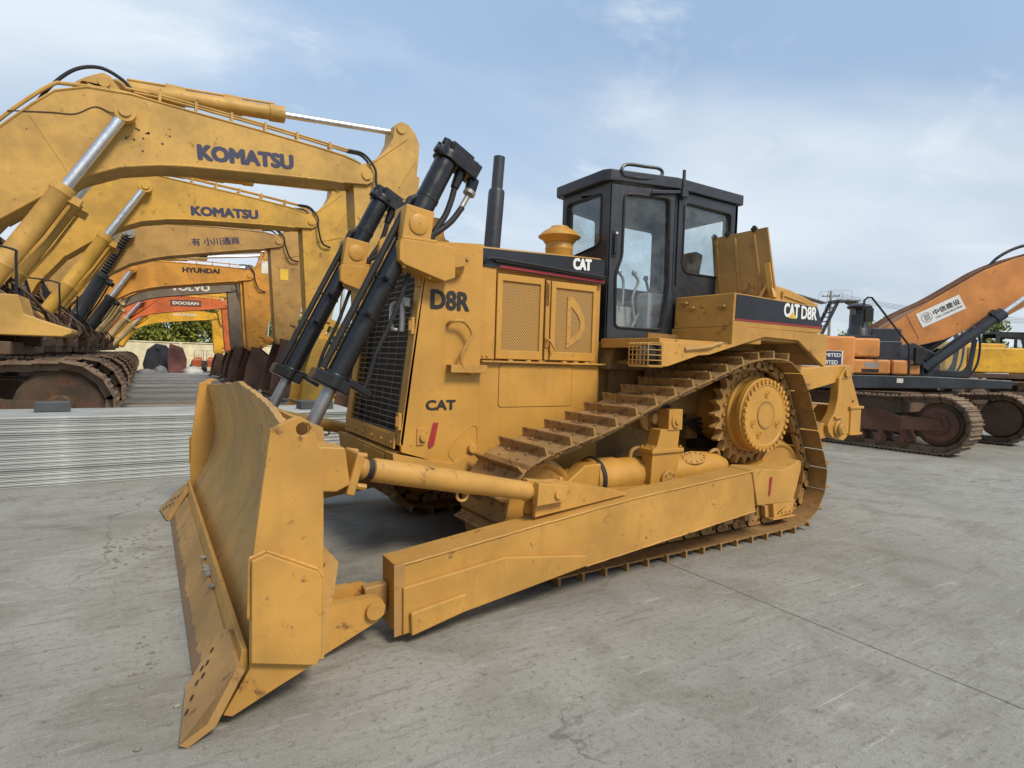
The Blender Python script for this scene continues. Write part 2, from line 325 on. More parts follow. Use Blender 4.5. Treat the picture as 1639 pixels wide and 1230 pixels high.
# ------------------------------------------------------------------ GROUND
def concrete():
    n = NT('yard_concrete'); P_ = n.geo.outputs['Position']
    big = n.noise(.35, 5, .6, world=True); mid = n.noise(1.6, 8, .68, world=True, dist=.6); fine = n.noise(26, 6, .7, world=True); grit = n.noise(160, 3, .6, world=True)
    s1 = n.noise(1, 7, .68, n.map((2.2, 14, 1), (0, 0, R(24)))); s2 = n.noise(1, 6, .62, n.map((1.3, 30, 1), (0, 0, R(-38)))); s3 = n.noise(1, 7, .7, n.map((24, 4, 1), (0, 0, R(12))))
    c = n.mix(n.ramp(big, .3, .7), (.235, .230, .203), (.325, .318, .288))
    c = n.mix(n.math('MULTIPLY', n.ramp(mid, .42, .70), .75), c, (.185, .172, .142))
    c = n.mix(n.math('MULTIPLY', n.ramp(s1, .54, .70), .7), c, (.150, .138, .115))
    c = n.mix(n.math('MULTIPLY', n.ramp(s1, .28, .44, (1, 1, 1, 1), (0, 0, 0, 1)), .55), c, (.46, .45, .405))
    scm = n.math('MULTIPLY', n.ramp(s2, .62, .70), n.ramp(n.noise(.8, 3, .5, world=True), .46, .60))
    c = n.mix(n.math('MULTIPLY', scm, .75), c, (.56, .55, .51))
    c = n.mix(n.math('MULTIPLY', n.ramp(s3, .58, .72), .55), c, (.17, .155, .13))
    c = n.mix(n.math('MULTIPLY', n.ramp(fine, .50, .70), .68), c, (.14, .132, .112))
    c = n.mix(n.math('MULTIPLY', n.ramp(grit, .56, .68), .42), c, (.50, .49, .45))
    c = n.mix(n.math('MULTIPLY', n.ramp(grit, .34, .44, (1, 1, 1, 1), (0, 0, 0, 1)), .45), c, (.10, .095, .08))
    c = n.mix(n.math('MULTIPLY', n.ramp(n.noise(7, 6, .75, world=True), .62, .68), .75), c, (.085, .078, .065))
    oil = n.math('MULTIPLY', n.ramp(n.noise(.55, 5, .62, world=True, dist=1.0), .60, .72), .5); c = n.mix(oil, c, (.13, .12, .10))
    vo = n.N('ShaderNodeTexVoronoi'); vo.feature = 'DISTANCE_TO_EDGE'; vo.inputs['Scale'].default_value = .33
    dsp = n.N('ShaderNodeTexNoise'); dsp.inputs['Scale'].default_value = 1.4; dsp.inputs['Detail'].default_value = 6; n.L(P_, dsp.inputs['Vector'])
    va = n.N('ShaderNodeVectorMath'); va.operation = 'ADD'; n.L(P_, va.inputs[0]); n.L(dsp.outputs['Color'], va.inputs[1]); n.L(va.outputs[0], vo.inputs['Vector'])
    crack = n.math('MULTIPLY', n.ramp(vo.outputs['Distance'], .0006, .002, (1, 1, 1, 1), (0, 0, 0, 1)), n.ramp(n.noise(.6, 2, .5, world=True), .52, .58)); c = n.mix(n.math('MULTIPLY', crack, .55), c, (.08, .07, .06))
    # saw-cut joints of the slabs, slightly wandering
    sp = n.N('ShaderNodeSeparateXYZ'); n.L(P_, sp.inputs[0]); wob = n.math('MULTIPLY', n.math('SUBTRACT', n.noise(1.2, 4, .6, world=True), .5), .03)
    def joint(axis, off, period):
        v = n.math('ADD', n.math('SUBTRACT', sp.outputs[axis], off), wob); v = n.math('ABSOLUTE', n.math('SUBTRACT', n.math('FRACT', n.math('ADD', n.math('DIVIDE', v, period), .5)), .5))
        return n.ramp(n.math('MULTIPLY', v, period), .0035, .008, (1, 1, 1, 1), (0, 0, 0, 1))
    j = n.math('MAXIMUM', joint('X', .875, 9.0), joint('Y', -8.5, 14.0))
    c = n.mix(n.math('MULTIPLY', j, .65), c, (.05, .045, .04))
    n.set('Base Color', c); n.set('Roughness', n.ramp(mid, .3, .7, (.62, .62, .62, 1), (.9, .9, .9, 1))); n.set('Specular IOR Level', .35)
    hgt = n.math('ADD', n.math('MULTIPLY', fine, .6), n.math('ADD', n.math('MULTIPLY', s1, .5), n.math('MULTIPLY', grit, .35))); n.bump(n.math('SUBTRACT', hgt, n.math('MULTIPLY', j, .8)), .6, .015); return n.m
M['concrete'] = concrete()
g = MB(); g.add([(-400, -400, 0), (400, -400, 0), (400, 400, 0), (-400, 400, 0)], [(0, 1, 2, 3)])
tag(g.build('ground', 'concrete', smooth=False), kind='structure')
# ------------------------------------------------------------------ BULLDOZER
dz = empty('bulldozer', (0, 0, 0), 0, 'large yellow bulldozer with black cab, blade lowered on the concrete in the foreground', 'bulldozer')

# ---- blade
BPR = [(.17, 4.005), (.30, 3.935), (.43, 3.872), (.555, 3.812), (.70, 3.782), (.85, 3.778), (1.05, 3.806), (1.20, 3.842), (1.36, 3.885)]
def blade_pt(s, y):
    """moldboard front face: s 0 bottom .. 1 top; wings sweep forward, spill guard rises in the middle"""
    zt = 1.350-.125*(abs(y)/1.93)**.9; z = .20+(zt-.20)*s
    for (z0, x0), (z1, x1) in zip(BPR, BPR[1:]):
        if z <= z1 or z1 == BPR[-1][0]: xb = x0+(x1-x0)*(z-z0)/(z1-z0); break
    wing = min(1, max(0, abs(y)-.95)/.95)
    return xb-.075*(1-wing)*min(1, .25+s), z
bl = MB(); ny, ns = 40, 22; ys = [-1.925+3.85*i/ny for i in range(ny+1)]
g0 = [[(blade_pt(j/ns, y)[0], y, blade_pt(j/ns, y)[1]+(.004*math.sin(y*31)+.003*math.sin(y*57) if j == ns else 0)) for y in ys] for j in range(ns+1)]
vs = [p for r_ in g0 for p in r_]; n0 = len(vs); vs += [(x-.035, y, z) for x, y, z in vs]; W = ny+1; fs = []
for j in range(ns):
    for i in range(ny):
        a = j*W+i; fs.append((a, a+1, a+W+1, a+W)); fs.append((n0+a, n0+a+W, n0+a+W+1, n0+a+1))
for j in range(ns): fs.append((j*W, (j+1)*W, n0+(j+1)*W, n0+j*W)); fs.append((j*W+ny, n0+j*W+ny, n0+(j+1)*W+ny, (j+1)*W+ny))
for i in range(ny): fs.append((i, n0+i, n0+i+1, i+1)); fs.append((ns*W+i, ns*W+i+1, n0+ns*W+i+1, n0+ns*W+i))
bl.add(vs, fs)
# box section and ribs on the back of the blade
bl.prism([(3.66, .16), (3.88, .16), (3.66, .60), (3.60, .60)], -1.86, 1.86)
bl.prism([(3.50, .92), (3.60, .86), (3.62, 1.18), (3.54, 1.16)], -1.3, 1.3)
blade = bl.build('blade', 'cat_bladeface' if 'cat_bladeface' in M else 'cat_worn', dz)
ep = [(3.985, .66), (3.985, .235), (4.085, .062), (4.05, .047), (3.872, .124), (3.722, .185), (3.694, .26), (3.688, .64), (3.693, .92), (3.70, 1.12), (3.735, 1.215), (3.765, 1.27), (3.80, 1.29), (3.835, 1.28), (3.918, 1.236)]
for sy in (1, -1):
    MB().prism(ep, 1.905*sy, 1.94*sy, [circ(3.785, 1.235, .03, 14)]).build('side_plate', 'cat_worn', blade, bevel=.004)
    MB().prism([(3.988, .70), (3.93, .722), (3.72, .612), (3.70, .578), (3.697, .235), (3.722, .195), (3.985, .27)], 1.942*sy, 1.975*sy).build('wear_plate', 'cat_worn', blade, bevel=.006)
    wl = MB(); wo_ = [(3.992, .45), (3.992, .704), (3.93, .727), (3.72, .617), (3.694, .580), (3.691, .40)]
    for a, b_ in zip(wo_, wo_[1:]):
        k_ = max(3, int(math.hypot(b_[0]-a[0], b_[1]-a[1])/.012)); wl.tube([(a[0]+(b_[0]-a[0])*i/k_, (1.944+random.uniform(-.001, .001))*sy, a[1]+(b_[1]-a[1])*i/k_) for i in range(k_+1)], [random.uniform(.006, .0095) for _ in range(k_+1)], 6)
    wl.build('weld_bead', 'cat_worn', blade)
ce = MB(); prof = [(4.155, .004), (4.165, .012), (4.035, .215), (4.015, .20)]
ce.prism(prof, -1.55, 1.55)
ce.build('cutting_edge', 'edge', blade, bevel=.003)
MB().prism([(4.03, .19), (4.012, .30), (3.99, .30), (3.985, .17)], -1.90, 1.90).build('edge_backing', 'cat_worn', blade, bevel=.003)
for sy in (1, -1):
    eb = MB()
    pts = [(-.0, 0), (.0, .40), (.115, .40), (.40, .16), (.43, .0), (.38, -.02)]
    A, B, C_, D, E_, F_ = [Vector(p) for p in ((4.17, 1.55*sy, .0), (4.03, 1.55*sy, .235), (4.005, 1.64*sy, .275), (4.005, 1.95*sy, .235), (4.115, 1.985*sy, .05), (4.215, 1.995*sy, .0))]
    front = [A, B, C_, D, E_, F_]; off = Vector((.030, 0, .020))
    eb.add([p+off for p in front]+[p for p in front], [(0, 1, 2, 3, 4, 5), (11, 10, 9, 8, 7, 6)]+[(i, (i+1) % 6, 6+(i+1) % 6, 6+i) for i in range(6)])
    bh = eb; bh.cur = 1
    for (u_, v_) in ((.18, .78), (.30, .66), (.42, .55), (.22, .50), (.36, .38), (.50, .26), (.62, .14)):
        q = A+off+(F_-A)*u_+(B-A)*v_+Vector((.0022, 0, .0015)); ax = (F_-A).cross(B-A).normalized()*sy; ax = ax if ax.x > 0 else -ax
        bh.cyl(q-ax*.002, q+ax*.002, .013, n=10)
    eb.build('end_bit', ['cat_dusty', 'dark'], blade, bevel=.004)
# bits of gravel lodged on the cutting edge are part of the blade's dirt
# brackets behind the blade: strut brackets, arm hinge lugs, lift eyes
for sy in (1, -1):
    b = MB(); b.prism([(3.74, .90), (3.74, 1.12), (3.52, 1.10), (3.49, .91), (3.56, .88)], 1.47*sy, 1.66*sy)
    b.bar((3.49, 1.55*sy, .855), (3.435, 1.55*sy, 1.065), .22, .045, up=(1, 0, .2))
    b.build('strut_bracket', 'cat_worn', blade, bevel=.01)
    for y in (1.36, 1.56):
        lug = [(3.75, .02), (3.60, .03), (3.31, .15)]+[(3.335+.068*math.cos(a), .215+.068*math.sin(a)) for a in (R(-110), R(-150), R(-190), R(-230), R(-270))]+[(3.55, .285), (3.75, .40)]
        MB().prism(lug, (y-.03)*sy, (y+.03)*sy).build('hinge_lug', 'cat_worn', blade, bevel=.004)
    MB().cyl((3.335, 1.31*sy, .215), (3.335, 1.62*sy, .215), .045, n=24).build('hinge_pin', 'cat_worn', blade, bevel=.004)
    MB().prism([(3.70, .98), (3.70, 1.18), (3.52, 1.12), (3.50, 1.02)], .62*sy, .76*sy).build('lift_eye', 'cat_worn', blade, bevel=.01)

# ---- push arms and struts
for sy in (1, -1):
    o = MB()
    o.prism([(3.22, .437), (2.28, .545), (1.52, .628), (.19, .719), (.13, .388), (1.912, .222), (3.21, .061)], 1.39*sy, 1.60*sy)
    arm = o.build('push_arm', 'cat_worn', dz, bevel=.006)
    o = MB(); o.prism([(.21, .722), (.165, .736), (-.22, .700), (-.36, .735), (-.43, .770), (-.47, .755), (-.465, .68), (-.37, .412), (.12, .43)], 1.375*sy, 1.612*sy)
    o.build('trunnion_end', 'cat_worn', arm, bevel=.008)
    MB().prism([(3.186, .32), (2.545, .388), (1.915, .302), (1.912, .232), (3.18, .06)], 1.60*sy, 1.632*sy).build('wear_plate', 'cat_worn', arm, bevel=.008)
    MB().prism([(3.15, .185), (2.814, .232), (2.808, .130), (3.142, .058)], 1.632*sy, 1.662*sy).build('wear_plate', 'cat_worn', arm, bevel=.008)
    MB().prism([(3.235, .44), (3.175, .445), (3.165, .055), (3.225, .05)], 1.602*sy, 1.614*sy).build('weld_strip', 'cat_dusty', arm, bevel=.004)
    wl = MB()
    for a, b_ in (((3.2, .438), (2.28, .546)), ((2.28, .546), (1.52, .629)), ((1.52, .629), (.2, .720)), ((1.9, .224), (.13, .390))):
        pts = [(a[0]+(b_[0]-a[0])*k/24, 1.601*sy, a[1]+(b_[1]-a[1])*k/24+random.uniform(-.0015, .0015)-.004) for k in range(25)]
        wl.tube(pts, [random.uniform(.006, .0085) for _ in pts], 6)
    wl.build('weld_bead', 'cat_worn', arm)
    MB().prism([(3.355, .30), (3.22, .31), (3.22, .13), (3.33, .12)], 1.425*sy, 1.495*sy).build('tongue', 'cat_dusty', arm, bevel=.01)
    g = MB(); g.prism([(2.275, .57), (2.27, .785), (2.05, .775), (1.50, .655), (1.50, .64)], 1.505*sy, 1.535*sy); g.build('gusset', 'cat_worn', arm, bevel=.004); g = MB(); g.prism([(2.275, .57), (2.27, .785), (2.05, .775), (1.50, .655), (1.50, .64)], 1.405*sy, 1.435*sy); g.build('gusset', 'cat_worn', arm, bevel=.004)
    for y in (1.43, 1.56):
        g = MB(); g.prism([(2.30, .655), (2.29, .80), (2.06, .765), (2.07, .665)], (y-.028)*sy, (y+.028)*sy); g.build('clevis', 'cat_worn', arm, bevel=.005)
    MB().cyl((2.14, 1.39*sy, .715), (2.14, 1.605*sy, .715), .028, n=16).build('clevis_pin', 'cat_worn', arm, bevel=.003)
    a = Vector((3.43, 1.55*sy, .975)); b_ = Vector((2.20, 1.50*sy, .712)); d = (b_-a)/(b_-a).length; Ls = (b_-a).length
    st = MB(); st.rev(a, d, [(0, .0), (.0, .05), (.03, .062), (.055, .05), (.06, .045), (.085, .045), (.09, .060), (.10, .064), (.55*Ls, .066), (.56*Ls, .063), (.9*Ls, .058), (.91*Ls, .046), (.955*Ls, .046), (.96*Ls, .03), (1.0*Ls, .03), (Ls, 0)], 28)
    q = a+d*(.52*Ls); st.tube([q+Vector((math.cos(t)*.035, 0, -.075+math.sin(t)*.035)) for t in [i*math.pi/8 for i in range(16)]], .009, 6, closed=True)
    st.bolts([a+Vector((.0, .0, 0))+Vector((.02, dx, dz_)) for dx in (-.075, .075) for dz_ in (-.08, .08)], d, .017, .05)
    strut = st.build('strut', 'cat_worn', dz)
    MB().rev(a, d, [(.048, .048), (.052, .051), (.088, .051), (.09, .048)], 24).build('strut_boot', 'rubber', strut)

# red paint marks sprayed on the machine
MB().plate([(0, 0), (.038, -.006), (.006, -.17), (-.030, -.19), (-.036, -.155)], [], (2.594, .672, 1.092), (-1, 0, 0), (0, 0, 1), (0, .001, 0)).build('paint_mark', 'red', dz)
MB().plate([(0, 0), (.034, 0), (.014, -.145), (.0, -.165), (-.008, -.14)], [], (.018-.04, 1.616, .655), (-1, 0, 0), (0, 0, 1), (0, .001, 0)).build('paint_mark', 'red', dz)

# ---- tracks
def loop_path():
    ci, cs, cr = Vector((1.96, .50)), Vector((-.47, 1.12)), Vector((-.90, .50)); ri, rs, rr = .43, .52, .43
    P = []
    def arc(c, r_, a0, a1, k): P.extend([c+Vector((math.cos(R(a0+(a1-a0)*i/k)), math.sin(R(a0+(a1-a0)*i/k))))*r_ for i in range(k+1)])
    P.append(Vector((-.85, .07))); P.append(Vector((.5, .07))); 
    arc(ci, ri, -90, 88, 14)
    P.extend(Vector(p) for p in ((1.75, 1.000), (1.54, 1.052), (1.34, 1.120), (1.13, 1.205), (.91, 1.290), (.69, 1.362), (.48, 1.425), (.28, 1.490), (.08, 1.560), (-.12, 1.615)))
    arc(cs, rs, 92, 152, 7)
    arc(cr, rr, 168, 268, 10)
    return P
P = loop_path(); P.append(P[0].copy())
cum = [0]
for i in range(1, len(P)): cum.append(cum[-1]+(P[i]-P[i-1]).length)
TOT = cum[-1]; NS = round(TOT/.2135); PITCH = TOT/NS
def at_len(s):
    s %= TOT
    for i in range(1, len(cum)):
        if cum[i] >= s: return P[i-1]+(P[i]-P[i-1])*((s-cum[i-1])/(cum[i]-cum[i-1]))
def shoe_mb():
    """x along travel, z outwards, y across; origin on plate centre"""
    m = MB(); pr = [(-.109, -.004), (-.098, .006), (-.085, .016), (.058, .016), (.062, .072), (.066, .078), (.078, .078), (.083, .016), (.090, .015), (.100, .008), (.098, 0), (.090, .002), (-.085, .002), (-.105, -.010)]
    m.prism(pr, -.305, .305)
    for y in (-.085, .085):
        for x in (-.055, .02): m.cyl((x, y-.035 if y < 0 else y+.035, .014), (x, y-.035 if y < 0 else y+.035, .030), .013, n=6)
    return m
random.seed(4)
sh0 = shoe_mb().build('track_shoe', 'shoe', dz, bevel=.003, seg=1)
first = True
for sy in (1, -1):
    ch = MB()
    for k in range(NS):
        s = (k+.5)*PITCH+.045; a, b = at_len(s-PITCH/2), at_len(s+PITCH/2); c = (a+b)/2; t = (b-a).normalized(); n_ = Vector((t.y, -t.x))
        Mx = Matrix(((t.x, 0, n_.x, c.x), (0, 1, 0, 1.055*sy), (t.y, 0, n_.y, c.y), (0, 0, 0, 1)))
        if first: o = sh0; first = False
        else: o = sh0.copy(); col.objects.link(o); o.parent = dz
        jit = Matrix.Rotation(random.uniform(-.012, .012), 4, 'Y')
        o.matrix_local = Mx @ jit
        ch.T = Mx
        for y in (-.085, .085):
            out = [(-.115+.03*math.cos(q), -.055+.042*math.sin(q)) for q in [R(90+i*30) for i in range(7)]]+[(.115+.03*math.cos(q), -.055+.042*math.sin(q)) for q in [R(-90+i*30) for i in range(7)]]
            ch.prism(out, y-.024+(.016 if y > 0 else -.016), y+.024+(.016 if y > 0 else -.016), [circ(-.045, -.055, .020, 8), circ(.05, -.055, .02, 8)])
            ch.cyl((-.115, y+(.03 if y > 0 else -.03), -.055), (-.115, y+(.055 if y > 0 else -.055), -.055), .034, n=10)
        ch.cyl((-.115, -.10, -.055), (-.115, .10, -.055), .027, n=10)
    ch.T = None; ch.build('track_chain', 'shoe', dz)
    # front and rear idlers
    for cx, cz, r_ in ((1.96, .50, .33), (-.90, .50, .33)):
        i_ = MB(); i_.rev((cx, .93*sy, cz), (0, sy, 0), [(0, .06), (0, .25), (.02, .27), (.02, .31), (.03, r_), (.07, r_), (.075, .355), (.15, .355), (.155, r_), (.195, r_), (.205, .32), (.20, .30), (.185, .285), (.17, .12), (.20, .11), (.22, .10), (.22, .0)], 40)
        i_.build('idler', 'cat_worn', dz)
    # sprocket with teeth
    pr = []
    for k in range(25):
        for q, rr_ in ((-.36, .415), (-.2, .44), (-.07, .485), (.07, .485), (.2, .44), (.36, .415)):
            a = (k+q)*2*math.pi/25; pr.append((-.47+rr_*math.cos(a), 1.12+rr_*math.sin(a)))
    s_ = MB(); s_.prism(pr, .99*sy, 1.065*sy, [circ(-.47, 1.12, .30, 30)]); s_.bolts([(-.47+.375*math.cos(a), 1.066*sy, 1.12+.375*math.sin(a)) for a in [i*2*math.pi/25 for i in range(25)]], (0, sy, 0), .017, .018); s_.build('sprocket', 'cat_dusty', dz, bevel=.003, seg=1)
    f = MB(); f.rev((-.47, .70*sy, 1.12), (0, sy, 0), [(0, .30), (.28, .31), (.30, .355), (.40, .355), (.41, .33), (.47, .325), (.475, .345), (.52, .345), (.525, .335), (.545, .33), (.55, .30), (.552, .28), (.545, .27), (.545, .130), (.525, .126), (.525, .112), (.549, .108), (.549, 0)], 56)
    f.bolts([(-.47+.315*math.cos(a), 1.243*sy, 1.12+.315*math.sin(a)) for a in [i*2*math.pi/34 for i in range(34)]], (0, sy, 0), .020, .022)
    pl = f
    for a in (92, -20, -62, 205):
        c = Vector((-.47+.195*math.cos(R(a)), 1.246*sy, 1.12+.195*math.sin(R(a))))
        pl.rev(c, (0, sy, 0), [(0, .036), (.006, .036), (.006, .027), (.001, .025), (.001, .014), (.010, .013), (.010, 0)], 16)
    fd = f.build('final_drive', 'cat', dz)
    ri_ = MB(); ri_.rev((-.47, 1.246*sy, 1.12), (0, sy, 0), [(0, .125), (.004, .122), (.004, .112), (0, .11)], 32); ri_.build('hub_ring', 'cat_dusty', fd)
    # roller frame: tubular, with recoil collar, stanchion and guards
    t = MB()
    t.rev((1.80, 1.05*sy, .66), (-1, 0, 0), [(0, .05), (.02, .085), (.34, .10), (.35, .145), (.37, .155), (.40, .150), (.41, .150), (.60, .150), (.61, .138), (1.05, .138), (1.2, .138), (1.65, .135), (1.8, .12), (1.95, .06), (1.97, 0)], 32)
    rf = t.build('roller_frame', 'cat', dz)
    MB().rev((1.80-.372, 1.05*sy, .66), (-1, 0, 0), [(0, .165), (.02, .172), (.035, .165)], 32).build('seal_ring', 'rubber', rf)
    t = MB(); t.prism([(2.05, .34), (2.05, .52), (1.75, .60), (1.45, .60), (-.2, .60), (-.6, .68), (-1.0, .60), (-1.02, .33), (-.9, .27), (1.9, .27)], .94*sy, 1.20*sy)
    t.prism([(1.79, .67), (1.60, .80), (1.45, .80), (1.45, .60), (1.7, .58)], 1.07*sy, 1.20*sy)
    t.prism([(2.02, .44), (1.98, .60), (1.72, .68), (1.60, .60), (1.7, .44)], 1.16*sy, 1.21*sy)
    t.build('frame_box', 'cat', rf, bevel=.012)
    t = MB(); t.prism([(.97, .58), (.955, .87), (.91, .91), (.875, 1.04), (.655, 1.04), (.67, .90), (.635, .86), (.69, .58)], 1.12*sy, 1.24*sy); t.box((.98, 1.10*sy, .85), (.62, 1.26*sy, .885))
    t.prism([(.80, 1.20), (.64, 1.20), (.64, 1.03), (.80, 1.03)], 1.13*sy, 1.25*sy); t.cyl((.715, 1.25*sy, 1.10), (.715, 1.262*sy, 1.10), .055, n=20); t.cyl((.715, 1.262*sy, 1.10), (.715, 1.275*sy, 1.10), .026, n=12); t.bolts([(x, y*sy, .885) for x in (.955, .645) for y in (1.12, 1.24)], (0, 0, 1), .014, .018)
    t.build('roller_bracket', 'cat', rf, bevel=.008)
    bb = MB(); bb.rev((.78, 1.245*sy, .63), (0, sy, 0), [(0, .085), (.02, .085), (.024, .075), (.024, .03), (.03, .028), (.03, 0)], 24)
    bb.bolts([(.78+.062*math.cos(a), 1.262*sy, .63+.062*math.sin(a)) for a in [i*math.pi/4 for i in range(8)]], (0, sy, 0), .012, .014)
    bb.build('bolted_cap', 'cat_worn', rf)
    MB().rev((.80, .92*sy, 1.115), (0, sy, 0), [(0, .05), (0, .115), (.03, .12), (.04, .085), (.10, .085), (.11, .12), (.13, .125), (.145, .115), (.15, .06), (.20, .05), (.22, 0)], 28).build('carrier_roller', 'cat_dusty', rf)
    t = MB(); t.tube(spline([(1.02, 1.05*sy, .79), (1.00, 1.05*sy, .85), (.93, 1.05*sy, .87), (.87, 1.05*sy, .83), (.86, 1.05*sy, .79)]), .016, 8)
    t.build('lifting_eye', 'cat_dusty', rf); t = MB()
    t.tube(spline([(.12, 1.08*sy, .74), (.08, 1.1*sy, .80), (.0, 1.1*sy, .80), (-.04, 1.1*sy, .70)]), .016, 8)
    t.build('lifting_eye', 'cat_dusty', rf)
    t = MB(); t.T = Matrix.Translation((.36, 1.13*sy, .755)) @ Matrix.Rotation(R(-38*sy), 4, 'X') @ Matrix.Rotation(R(4), 4, 'Y')
    ov = [(math.cos(a)*.15, math.sin(a)*.07) for a in [i*math.pi/12 for i in range(24)]]; t.plate(ov, [], (0, 0, 0), (1, 0, 0), (0, 1, 0), (0, 0, .02))
    for a in range(12): t.cyl((.125*math.cos(a*math.pi/6), .052*math.sin(a*math.pi/6), .02), (.125*math.cos(a*math.pi/6), .052*math.sin(a*math.pi/6), .03), .011, n=6)
    t.build('inspection_cover', 'cat_worn', rf, bevel=.003)
    for k in range(8):
        x = 1.45-k*.295
        MB().rev((x, .92*sy, .20), (0, sy, 0), [(0, .03), (0, .10), (.03, .11), (.05, .085), (.20, .085), (.22, .11), (.25, .105), (.26, .05), (.29, .045), (.29, 0)], 18).build('track_roller', 'shoe', rf)
        MB().prism([(x-.06, .16), (x+.06, .16), (x+.08, .27), (x-.08, .27)], 1.19*sy, 1.235*sy).build('roller_collar', 'cat_dusty', rf, bevel=.004)
    t = MB(); t.prism([(-.59, .32), (-.62, .155), (-.91, .175), (-.93, .31), (-.70, .335)], 1.20*sy, 1.28*sy, [circ(-.68-i*.06, .19, .012, 8) for i in range(4)]); t.box((-.58, 1.20*sy, .145), (-.93, 1.30*sy, .158)); t.build('track_guide', 'cat_worn', rf, bevel=.004)

# ---- hull, nose and radiator guard
h = MB(); h.box((-1.75, -.56, .52), (2.25, .56, 1.52)); h.prism([(2.25, .58), (2.86, .72), (2.86, .88), (2.25, .98)], -.60, .60)
h.box((-.9, -.70, .85), (-.05, .70, 1.40)); h.prism([(.98, 1.50), (.90, 1.74), (.80, 1.74), (.2, 1.50)], -.7, .7)
h.build('main_frame', 'hull', dz, bevel=.01)
MB().box((-1.6, -.58, 1.0), (.88, .60, 1.72)).build('transmission_housing', 'hull', dz)
side = [(2.655, 2.385), (2.22, 2.42), (2.22, .895), (2.38, .745), (2.83, .885), (2.842, .99)]
ns_ = MB()
for sy in (1, -1): ns_.prism(side, .63*sy, .662*sy)
ns_.prism([(2.655, 2.385), (2.22, 2.42), (2.22, 2.39), (2.65, 2.355)], -.63, .63)
ns_.prism([(2.25, 2.39), (2.25, .9), (2.22, .9), (2.22, 2.39)], -.63, .63)
guard = ns_.build('radiator_guard', 'cat', dz, bevel=.008)
low = MB(); low.prism([(2.88, .70), (2.90, .88), (2.45, .78), (2.2, .88), (2.2, .68), (2.39, .66)], -.675, .675); low.box((2.905, -.38, .74), (2.90, .50, .86)); low.build('front_crossmember', 'cat_worn', guard, bevel=.006)
# front frame around the grille, leaning back
gx = lambda z: 2.845-(z-.95)*.118
fr = MB(); nrm = Vector((1, 0, .118)).normalized()
fr.plate([(-.662, .93), (.662, .93), (.662, 2.37), (-.662, 2.37)], [[(-.545, 1.01), (.545, 1.01), (.545, 2.28), (-.545, 2.28)]], Vector((gx(0), 0, 0)), (0, 1, 0), Vector((-.118, 0, 1)), -nrm*.03)
fr.build('grille_frame', 'cat_worn', guard, bevel=.006)
MB().plate([(-.60, .90), (.60, .90), (.58, 1.0), (-.58, 1.0)], [], Vector((gx(0)+.004, 0, 0)), (0, 1, 0), Vector((-.118, 0, 1)), nrm*.014).bolts([(gx(.95)+.016, y, .945) for y in (-.5, -.3, -.1, .12, .34, .54)], (1, 0, 0), .014, .016).build('skirt', 'cat_worn', guard, bevel=.004)
MB().plate([(-.58, .98), (.58, .98), (.58, 2.3), (-.58, 2.3)], [], Vector((gx(0)-.09, 0, 0)), (0, 1, 0), Vector((-.118, 0, 1)), -nrm*.02).build('radiator_core', 'dark', guard)
gb = MB()
for k in range(30):
    z = 1.02+k*1.255/29; pts = [(gx(z)-.012+random.uniform(-.002, .002), -.56+1.12*i/6, z+random.uniform(-.003, .003)) for i in range(7)]; gb.tube(pts, .0045, 5)
for y in [-.45+i*.18 for i in range(6)]: gb.tube([(gx(1.0)-.035, y, 1.0), (gx(2.29)-.035, y, 2.29)], .0035, 5)
gb.build('grille', 'bar', guard)
for z in (1.10, 1.78, 2.12):
    hg = MB(); hg.box((gx(z)+.004, .60, z-.06), (gx(z)+.028, .655, z+.06)); hg.cyl((gx(z)+.03, .635, z-.035), (gx(z)+.03, .635, z+.035), .014, n=10); hg.build('grille_hinge', 'cat_worn', guard, bevel=.003)
lc = MB(); lc.tube(spline([(2.80, .50, 1.94), (2.86, .50, 1.93), (2.87, .50, 1.84), (2.86, .50, 1.76), (2.80, .50, 1.75)]), .015, 8); lc.tube([(2.80, .54, 1.96), (2.80, .54, 1.74)], .02, 8); lc.box((2.76, .49, 1.92), (2.80, .58, 1.98)); lc.build('latch', 'zinc', guard)
# capsule shaped bracket covers on both sides, with the oval plate
for sy in (1, -1):
    c = MB(); a, b = Vector((2.72, .70*sy, 2.29)), Vector((2.40, .655*sy, 2.205)); d = (b-a).normalized()
    c.rev(a, d, [(-.0, .0), (-.0, .098), (.05, .098), ((b-a).length*.75, .088), ((b-a).length*.92, .072), ((b-a).length, .045), ((b-a).length+.015, 0)], 24)
    cy = c.build('mount_cover', 'cat', guard)
    q = MB(); q.T = Matrix.Translation((2.47, .755*sy, 2.255)) @ Matrix.Rotation(R(15), 4, 'Y')
    q.plate(rnd([(-.09, -.01), (-.05, -.045), (.05, -.045), (.07, -.015), (.07, .015), (.05, .045), (-.05, .045)], .02), [], (0, 0, 0), (1, 0, 0), (0, 0, 1), (0, .014*sy, 0)); q.bolts([(-.065, .014*sy, 0), (.045, .014*sy, 0)], (0, sy, 0), .014, .014)
    q.build('cover_plate', 'cat_worn', cy, bevel=.003)
rc = MB(); rc.cyl((2.42, .30, 2.40), (2.42, .30, 2.435), .095, n=24); rc.cyl((2.42, .30, 2.435), (2.42, .30, 2.475), .085, n=24); rc.cyl((2.42, .30, 2.475), (2.42, .30, 2.515), .06, .045, n=8); rc.build('radiator_cap', 'cat_worn', guard, bevel=.006)
for y in (.44, -.50): MB().prism([(2.64, 2.37), (2.64, 2.56), (2.60, 2.60), (2.50, 2.60), (2.47, 2.56), (2.46, 2.38)], y, y+.06).build('mount_ear', 'cat_worn', guard, bevel=.008)
